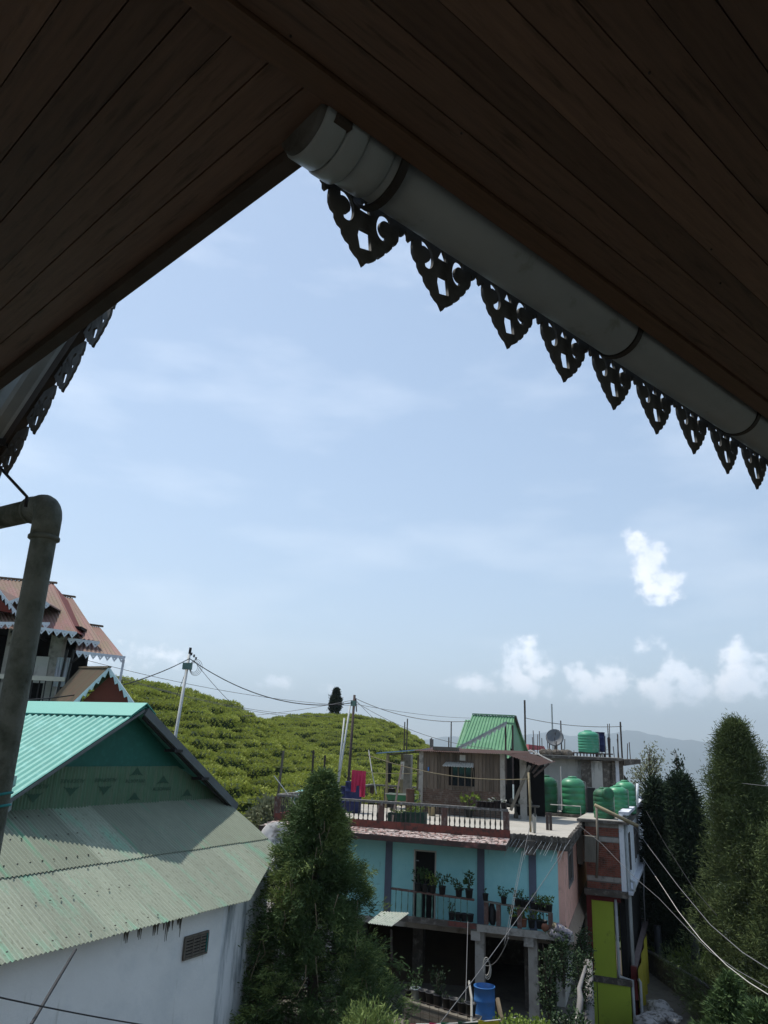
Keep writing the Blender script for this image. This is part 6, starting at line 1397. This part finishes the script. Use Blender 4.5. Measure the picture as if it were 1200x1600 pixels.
for i, (px, py, s_) in enumerate(((1030, 1575, .5), (1040, 1588, .4), (1018, 1592, .45), (1052, 1594, .3), (1045, 1578, .18), (1062, 1590, .12), (1022, 1570, .3), (1012, 1600, .5))):
    a = PZ(px, py, ZC + .1); tag(rock('stone', a, (s_, s_ * .8, s_ * .5), i + 11, m_rock), ['broad grey flat stone nearest the yellow cloth', 'pale stone in the middle of the lower pile', 'square grey stone low at the house corner', 'flat stone at the lower right of the pile', 'small white stone above the pile', 'tiny white stone at the right of the pile', 'rounded stone at the top left of the pile', 'large slab stone at the frame bottom'][i], 'stone', 'stones beside the lime green house')
# concrete path strip and rocks between house and conifer
a = PD(424, 1330, 27)
tag(rock('boulder', PD(432, 1318, 28.5), (.9, .5, .65), 4, m_rock), 'large black and white weathered boulder under the left end of the tiled canopy', 'boulder')
tag(rock('boulder', PD(424, 1352, 26.5), (.5, .4, .35), 5, m_rock), 'grey boulder under the right tip of the corrugated roof', 'boulder')
tag(rock('boulder', PD(418, 1369, 25.5), (.28, .25, .2), 7, m_rock), 'small tan rounded boulder above the pale path strip', 'boulder')
pth = [PD(404, 1374, 25), PD(440, 1372, 26), PD(445, 1445, 21.5), PD(400, 1455, 20.5)]
MB().ext([tuple(p) for p in pth], (0, 0, -.5)).obj('pale_path', m_floor, None, kind='structure')
tag(MB().hexa([PD(385, 1560, 18), PD(420, 1548, 18.5), PD(430, 1570, 18.), PD(392, 1585, 17.3)], [PD(385, 1530, 18) , PD(415, 1515, 18.6), PD(430, 1518, 18.), PD(392, 1545, 17.3)]).obj('wall_stub', m_darkconc, None), 'mossy concrete stub wall between the white house corner and the conifer', 'wall')
# low planter wall with pots in front of the carport
lw = thing('planter_wall', 'low mud-plastered planter wall with wire mesh below the carport', 'wall', (0, 0, 0))
A_, B_ = PD(632, 1563, 23.5), PD(748, 1598, 21.2); dw = np.array([0, 0, 1.2])
MB().hexa([A_ - dw, B_ - dw, B_ - dw + (.15, .5, 0), A_ - dw + (.15, .5, 0)], [A_, B_, B_ + (.15, .5, 0), A_ + (.15, .5, 0)]).obj('wall', m_dust, lw)
ms = MB()
for k_ in range(9): t = k_ / 8; p = A_ + (B_ - A_) * t + np.array([-.02, -.03, .12]); ms.tube([p, p - (0, 0, 1.2)], .006, 4)
for k_ in range(4): ms.tube([A_ + np.array([-.02, -.03, .1 - k_ * .25]), B_ + np.array([-.02, -.03, .1 - k_ * .25])], .006, 4)
ms.obj('wire_mesh', m_iron, lw)
gr6 = 'pots along the planter wall'
for i, (t, lm, h, r, n, pm, s_, lb) in enumerate(((.02, m_leaf, .5, .3, 30, m_blackp, 1.1, 'bushy green plant at the left end of the planter wall'), (.13, m_leaf, .8, .3, 50, m_galv, 1.5, 'tall green plant in a bluish white pot on the planter wall'), (.24, None, .1, .1, 0, m_blackp, 1.5, 'first bare black pot right of the bluish pot'), (.34, None, .1, .1, 0, m_blackp, 1.5, 'second bare black pot right of the bluish pot'), (.45, m_conifer3, 1.1, .28, 70, m_blackp, 1.5, 'tall dark purplish shrub in a black pot on the planter wall'), (.57, m_conifer3, .2, .2, 12, m_blackp, 1.4, 'black pot right of the dark shrub'), (.67, None, .1, .1, 0, m_blackp, 1.5, 'bare black pot in the middle right of the planter wall'), (.77, m_conifer3, .2, .12, 10, m_blackp, 1.4, 'black pot with a dry sprout near the thin white pole'), (.88, None, .1, .1, 0, m_blackp, 1.5, 'last bare black pot before the blue barrel'))):
    p = A_ + (B_ - A_) * t + np.array([.08, .25, 0]); pot_plant(p, lb, gr6, h * .45, r * .55, pm, lm, n, .05, i + 50, s_ * .85)
tag(MB().tube([PD(737, 1598, 21.3), PD(737, 1560, 21.6), PD(733, 1534, 21.9), PD(732, 1533, 21.9)], .03, 6).obj('thin_pole', m_pale, None), 'thin pale pole standing left of the blue barrel', 'pole')
tag(MB().beam(PD(788, 1612, 19.6), PD(777, 1560, 20), .07, .09).obj('wooden_stake', m_twig, None), 'tan wooden stake leaning right of the blue barrel', 'stake')
# prayer-flag string along the bottom edge
pf = thing('bunting', 'string of red, green and yellow cloth flags low in front of the blue barrel', 'bunting', (0, 0, 0))
a, b = PD(650, 1600, 16.), PD(782, 1593, 16.); MB().tube(catenary(a, b, .02, 10), .012, 5).obj('string', m_whitecable, pf)
for i, (t, mt_) in enumerate(((.05, m_pink), (.28, m_pink), (.42, m_tankdark), (.62, m_tankdark), (.86, m_yel))):
    p = a + (b - a) * t; w_ = .19; m = MB(); m.ext([p - (w_, 0, .01), p + (w_, 0, -.01), p + (w_, .01, -.16 - (.06 if i > 3 else -.04)), p - (w_, -.01, .16 + (.06 if i > 3 else -.04))], (0, .006, 0)).obj('flag', mt_, pf)
# small corrugated awning left of the balcony
c_ = corr(PD(596, 1424, 27.4), PD(640, 1426, 27.8), PD(612, 1447, 25.8), PD(574, 1442, 25.6), pitch=.1, amp=.014, seg=5, nv=1)
sw_ = thing('tin_awning', 'pale rusty corrugated tin sheet jutting out beside the conifer below the balcony', 'awning', (0, 0, 0)); c_.obj('sheet', M('pale tin', (.50, .52, .44), (.40, .42, .35), uv=True, rough=.7, c3=(.2, .28, .2), c3sc=5, c3t=.6), sw_); MB().beam(PD(590, 1432, 27), PD(618, 1430, 27.4), .1, .08).obj('beam', m_woodgrey, sw_); MB().tube([PD(611, 1452, 26.1), PD(612, 1500, 26.2)], .04, 6).obj('post', m_iron, sw_)
# ------------------------------------------------------------------ service cables in front
cable('white cable running from the terrace slab down to the right column', PD(830, 1283, 28.5), PD(793, 1468, 24.5), -.15, .009, m_greycable)
cable('pale cable slanting from the peach corner down past the blue barrel', PD(891, 1312, 28.), PD(685, 1602, 18), .12, .010, m_greycable)
cable('thin cable from the ledge down to the knot on the column', PD(816, 1330, 27.5), PD(788, 1476, 25), .0, .007, m_greycable)
cable('short slack cable looping from the ledge to the left column', PD(795, 1465, 25), PD(757, 1508, 26), .25, .012, m_greycable)
cable('thin wire hanging straight down from the red balcony edge', PD(731, 1440, 25.5), PD(727, 1590, 22), .0, .009, m_greycable)
lp_ = MB(); c0 = PD(760, 1510, 25.5)
for k_ in range(3): t_ = np.linspace(0, 2 * math.pi, 14); lp_.tube([c0 + (.10 * math.cos(a) + .02 * k_, 0, .24 * math.sin(a) - .05 * k_) for a in t_], .012, 5, False)
tag(lp_.obj('cable_loop', m_pale, None), 'coil of pale rope hung on the left carport column', 'rope')
# heavy cables to the right
def poly_cable(label, pts, r, mat): return tag(MB().tube([PD(*p) for p in pts], r, 6).obj('cable', mat, None, True), label, 'cable')
poly_cable('thick white cable dropping from the white house corner to the lower right edge', ((1004, 1340, 38), (1030, 1378, 33), (1060, 1424, 28), (1095, 1468, 24), (1135, 1508, 21), (1170, 1535, 19), (1210, 1560, 17)), .009, m_whitecable)
poly_cable('grey-white cable sagging from the peach corner past the lime green house to the right edge', ((905, 1290, 33), (940, 1318, 31), (985, 1365, 29), (1030, 1404, 27), (1075, 1452, 24.5), (1110, 1487, 22.5), (1150, 1515, 20.5), (1215, 1552, 17)), .007, m_greycable)
poly_cable('thin dark cable crossing in front of the tall conifers', ((985, 1283, 38), (1015, 1325, 35), (1060, 1385, 31), (1110, 1445, 27), (1160, 1488, 24), (1210, 1520, 21)), .012, m_greycable)
poly_cable('faint wire crossing high in front of the largest conifer', ((1010, 1268, 40), (1040, 1320, 38), (1085, 1390, 33), (1120, 1430, 30)), .010, m_cable)
poly_cable('thin wire across the upper crown of the largest conifer', ((1118, 1221, 38), (1160, 1224, 34), (1215, 1230, 31)), .010, m_greycable)
poly_cable('thin grey wire running down beside the white house corner', ((1006, 1345, 38), (1006, 1400, 37.5), (1008, 1440, 37)), .02, m_greycable)

# ------------------------------------------------------------------ trees and shrubs
def egg(u): return (1 - u) ** .62 * (.80 + .5 * math.sin(min(u, .5) * math.pi))
# the foreground conifer
ft = PD(503, 1213, 17.5); zbase = -1.0
conifer('conifer_tree', (ft[0] + .05, ft[1], zbase), ft[2] - zbase, 2.4, 'large dense dark green conifer in the foreground between the two houses', m_conifer, 12, 400, 7200, (.115, .0088), 40, .22, lambda u: (1 - u) ** .70 * 1.06 + .02, spread=.42, up=.12, bare=.05, droop=.16, pos=.06, shell=(.5, 1.02), tipmat=m_conifertip, tipfrac=.8, lobes=.55)
g = random.Random(9)
tw = MB()
for i in range(80):
    a = g.uniform(math.pi + .2, 2 * math.pi - .2); h_ = g.uniform(.2, .93); H_ = ft[2] - zbase; r_ = 2.5 * (1 - h_) ** .70 * g.uniform(.93, 1.06); p = np.array([ft[0] + r_ * math.cos(a), ft[1] + r_ * math.sin(a), zbase + H_ * h_]); l_ = g.uniform(.3, .9)
    tw.tube([p, p + (g.uniform(-.1, .1), g.uniform(-.05, .05), -l_ * .5), p + (g.uniform(-.2, .2), g.uniform(-.05, .05), -l_)], [.009, .007, .004], 4)
tag(tw.obj('dead_twigs', m_twig, None), 'pale dead twigs hanging out of the foreground conifer', 'twigs')
bpy.data.objects['dead_twigs']['kind'] = 'stuff'
for k_ in ('category',): 
    pass
def shrub(name, p, h, r, label, mat, seed, n=260, blade=(.12, .03), cat='shrub', nb=6):
    g = np.random.default_rng(seed); t = thing(name, label, cat, tuple(p)); st = MB(); C = []; D = []
    for i in range(nb + 4):
        a = g.uniform(0, 6.28); tip_ = np.array([r * .7 * math.cos(a), r * .7 * math.sin(a), h * g.uniform(.6, 1.)]); st.tube([(0, 0, 0), tip_ * .5 + (0, 0, h * .1), tip_], [.03, .018, .008], 5)
    for i in range(n):
        v = g.normal(0, 1, 3); v /= np.linalg.norm(v); q = v * g.uniform(.6, 1.05) * (1 + .25 * math.sin(v[0] * 5 + seed) * math.sin(v[2] * 4)); C.append((q[0] * r, q[1] * r, h * .55 + q[2] * h * .48)); D.append(v + (0, 0, .4))
    st.obj('stems', m_bark, t); link('foliage', foliage(np.array(C), np.array(D), 9, *blade, .7, .07, seed), mat, t); return t
shrub('shrub', PD(570, 1690, 13.5), .95, .48, 'light green feathery shrub at the foot of the foreground conifer', m_conifertip, 3, 420, (.09, .012))
m_creep = M('creeper leaves', (.04, .07, .025), (.025, .05, .018), sc=4, rough=.7)
for i, (px, py, d_, h_, r_, mt_, lb) in enumerate(((880, 1500, 27.5, 1.6, .28, m_creep, 'dark creeper covering the post at the left of the dirt path'), (907, 1535, 26, 1.8, .3, m_creep, 'dark leafy creeper draped over the right side of the dirt path'), (858, 1545, 25, 2.3, .22, m_creep, 'climbing creeper on the right carport column'), (890, 1612, 21, .7, .42, m_creep, 'leafy shrub with white flowers at the bottom of the path'), (840, 1625, 19.5, .6, .5, m_yleaf, 'low light green shrub with white blossoms by the wooden stake'), (912, 1490, 29, 1.5, .25, m_creep, 'ivy bush hanging in front of the maroon column'), (800, 1625, 18.5, .7, .5, m_yleaf, 'small light green plant in front of the blue barrel'), (872, 1490, 28.2, 1.5, .3, m_creep, 'dark creeper under the right end of the ledge'))):
    p = PD(px, py, d_); p[2] -= h_ * .5; t_ = shrub('creeper' if 'creeper' in lb else 'shrub', p, h_, r_, lb, mt_, 20 + i, 130, (.08, .026))
    if 'white' in lb: link('blossom', plant_mesh(i, h_, r_ * .9, 16, .06, m_flower), None, t_)
tag(MB().tube([PD(899, 1640, 22), PD(907, 1560, 23), PD(905, 1545, 23.3), PD(915, 1510, 25)], [.085, .08, .06, .04], 9).obj('pale_trunk', m_winframe, None, True), 'pale wrapped pipe rising beside the flowering shrub', 'pipe')
tag(MB().tube([PD(922, 1640, 25), PD(918, 1505, 27.5)], .16, 14).obj('grey_column', m_winframe, None, True), 'round grey column in front of the lime green wall', 'column')
shrub('shrub', PD(428, 1312, 35.5), 1.7, 1.2, 'grey green leafy shrub at the hill foot behind the left corner of the terrace', m_airy, 9, 300, (.2, .06))
# right hand trees
gz_r = -4.0
def tree_at(px, ptop, d, half_px, label, mat, seed, clumps, nb, prof=None, **k):
    tp = PD(px, ptop, d); h = tp[2] - gz_r; return conifer('conifer_tree', (tp[0], tp[1], gz_r), h, half_px * d / 1222., label, mat, seed, nb, clumps, prof=prof, **k)
tree_at(1150, 1134, 35, 98, 'largest tall dense conifer at the right edge, its full crown cut by the frame', m_conifer2, 21, 3200, 320, lambda u: (1 - u) ** .66, blade=(.20, .013), nblade=55, spread=.42, up=.45, bare=.10, pos=.17, shell=(.45, 1.04), trunk=.35, lobes=.9, tipmat=M('sunlit olive conifer tips', (.12, .16, .06), (.085, .115, .042), sc=2, rough=.8, transl=.15), tipfrac=.7)  # lighter tip colour paints the lit clumps of the crown
tree_at(1067, 1222, 42, 42, 'dark mid-height conifer between the airy tree and the largest conifer', m_conifer3, 22, 3200, 160, lambda u: (1 - u) ** .5, blade=(.38, .03), nblade=12, spread=.6, up=.2, bare=.12, pos=.2, trunk=.28)
tree_at(1020, 1226, 44, 20, 'narrow very dark conifer close to the white house corner', m_conifer3, 23, 2000, 120, lambda u: (1 - u) ** .35, blade=(.36, .03), nblade=12, spread=.6, up=.2, bare=.3, pos=.18, trunk=.3)
tree_at(1210, 1300, 33, 70, 'lower bushy conifer half out of the frame at the right edge', m_conifer2, 25, 2600, 120, lambda u: (1 - u) ** .5, blade=(.20, .015), nblade=20, spread=.55, up=.3, bare=.08, pos=.15, trunk=.25)
def airy(px, ptop, d, wpx, label, seed, n=70, mat=None, blade=(.17, .04), per=6):
    tp = PD(px, ptop, d); zb = gz_r; h = tp[2] - zb; r = wpx * d / 1222.; g = np.random.default_rng(seed); t = thing('broadleaf_tree', label, 'tree', (tp[0], tp[1], zb)); m = MB()
    m.tube([(0, 0, 0), (.1, 0, h * .5), (0, .1, h * .97)], [.2, .11, .02], 8); C = []; D = []
    for i in range(n):
        u = g.uniform(.5, .97); a = g.uniform(0, 6.28); L_ = r * math.sin(min(1, (1.02 - u) * 2.6) * math.pi / 2) * g.uniform(.5, 1.1); b = np.array([0, 0, h * (u - .09)]); tip_ = np.array([L_ * math.cos(a), L_ * math.sin(a), h * u + L_ * .12]); mid_ = (b + tip_) / 2 + np.array([0, 0, .1 * L_]); m.tube([b, mid_, tip_], [.035, .022, .008], 5)
        for c in range(per):
            s = g.uniform(.35, 1.05); q = b + (tip_ - b) * s + g.normal(0, .16 * r * .5, 3); C.append(q); D.append(g.normal(0, 1, 3) + (0, 0, .8))
    m.obj('trunk', m_bark, t, True); link('foliage', foliage(np.array(C), np.array(D), 7, *blade, .9, .13, seed), mat or m_airy, t); return t
airy(1012, 1158, 52, 52, 'airy thin-leaved tree rising behind the grey house eave', 31, 90)
airy(1056, 1160, 47, 22, 'sparse spindly tree top left of the largest conifer', 32, 60, m_conifer3, (.26, .04), 9)
airy(1172, 1150, 46, 62, 'pale feathery tree whose branches show behind the largest conifer', 33, 90)
airy(940, 1160, 56, 40, 'pale feathery tree behind the roof tank of the grey house', 34, 50)
airy(897, 1163, 58, 14, 'bare little tree between the dish and the roof tank', 35, 16, m_conifer3, (.2, .04), 3)
# sunlit undergrowth below the trees
for i, (px, py, d_, h_, r_) in enumerate(((1050, 1500, 44, 2.0, 1.4), (1075, 1515, 43, 2.2, 1.5), (1100, 1530, 41, 2.0, 1.4), (1035, 1480, 46, 2.0, 1.3), (1125, 1545, 39, 1.8, 1.3), (1192, 1290, 60, 4.0, 2.6), (1000, 1400, 56, 6., 2.5), (1020, 1440, 56, 6., 3.))):
    p = PD(px, py, d_); p[2] -= h_ * .5; shrub('shrub', p, h_, r_, ['yellow green undergrowth below the dark conifers, second clump from the left', 'yellow green undergrowth left of the black trunk', 'yellow green undergrowth right of the black trunk', 'leftmost yellow green undergrowth beside the retaining wall', 'undergrowth at the right end of the retaining wall', 'sunlit light green bush at the right edge behind the largest conifer', 'olive tree mass behind the white house corner', 'olive tree mass behind the balcony corner'][i], m_yleaf if i < 6 else m_conifer2, 60 + i, 220, (.3, .07))
for px, d_, r_ in ((1087, 40, .22), (1029, 41, .2)):
    p = PD(px, 1530, d_); tag(MB().tube([(p[0], p[1], p[2] - 2), (p[0] + .1, p[1], p[2] + 2.2)], [r_, r_ * .8], 9).obj('tree_trunk', m_blackp, None, True), 'straight black tree trunk among the undergrowth, ' + ('nearer the largest conifer' if px == 1087 else 'nearer the balcony'), 'tree trunk')
# young conifer at the bottom right
tp = PD(1138, 1532, 22); conifer('conifer_tree', (tp[0], tp[1], tp[2] - 3.2), 3.2, 1.15, 'young light green conifer at the bottom right corner', m_conifer, 41, 90, 1100, (.2, .018), 14, .05, lambda u: (1 - u) ** .8, spread=.5, up=.5, bare=.05, pos=.06)
tp = PD(1185, 1578, 20); conifer('conifer_tree', (tp[0], tp[1], tp[2] - 2.4), 2.4, .9, 'smaller young conifer right of the light green one in the corner', m_conifer, 42, 70, 700, (.2, .018), 14, .05, lambda u: (1 - u) ** .8, spread=.5, up=.5, bare=.05, pos=.06)
# ------------------------------------------------------------------ haze
hz = MB().box(-15500, 15500, -15500, 15500, -300, 860); 
hm = bpy.data.materials.new('haze air'); hm.use_nodes = True; nt = hm.node_tree; nt.nodes.remove(nt.nodes['Principled BSDF']); pv = nt.nodes.new('ShaderNodeVolumePrincipled')
pv.inputs['Color'].default_value = (.78, .91, 1., 1); pv.inputs['Density'].default_value = 1.5e-4; pv.inputs['Anisotropy'].default_value = .3
nt.links.new(pv.outputs[0], nt.nodes['Material Output'].inputs['Volume'])
hz.obj('haze', hm, None, kind='stuff')
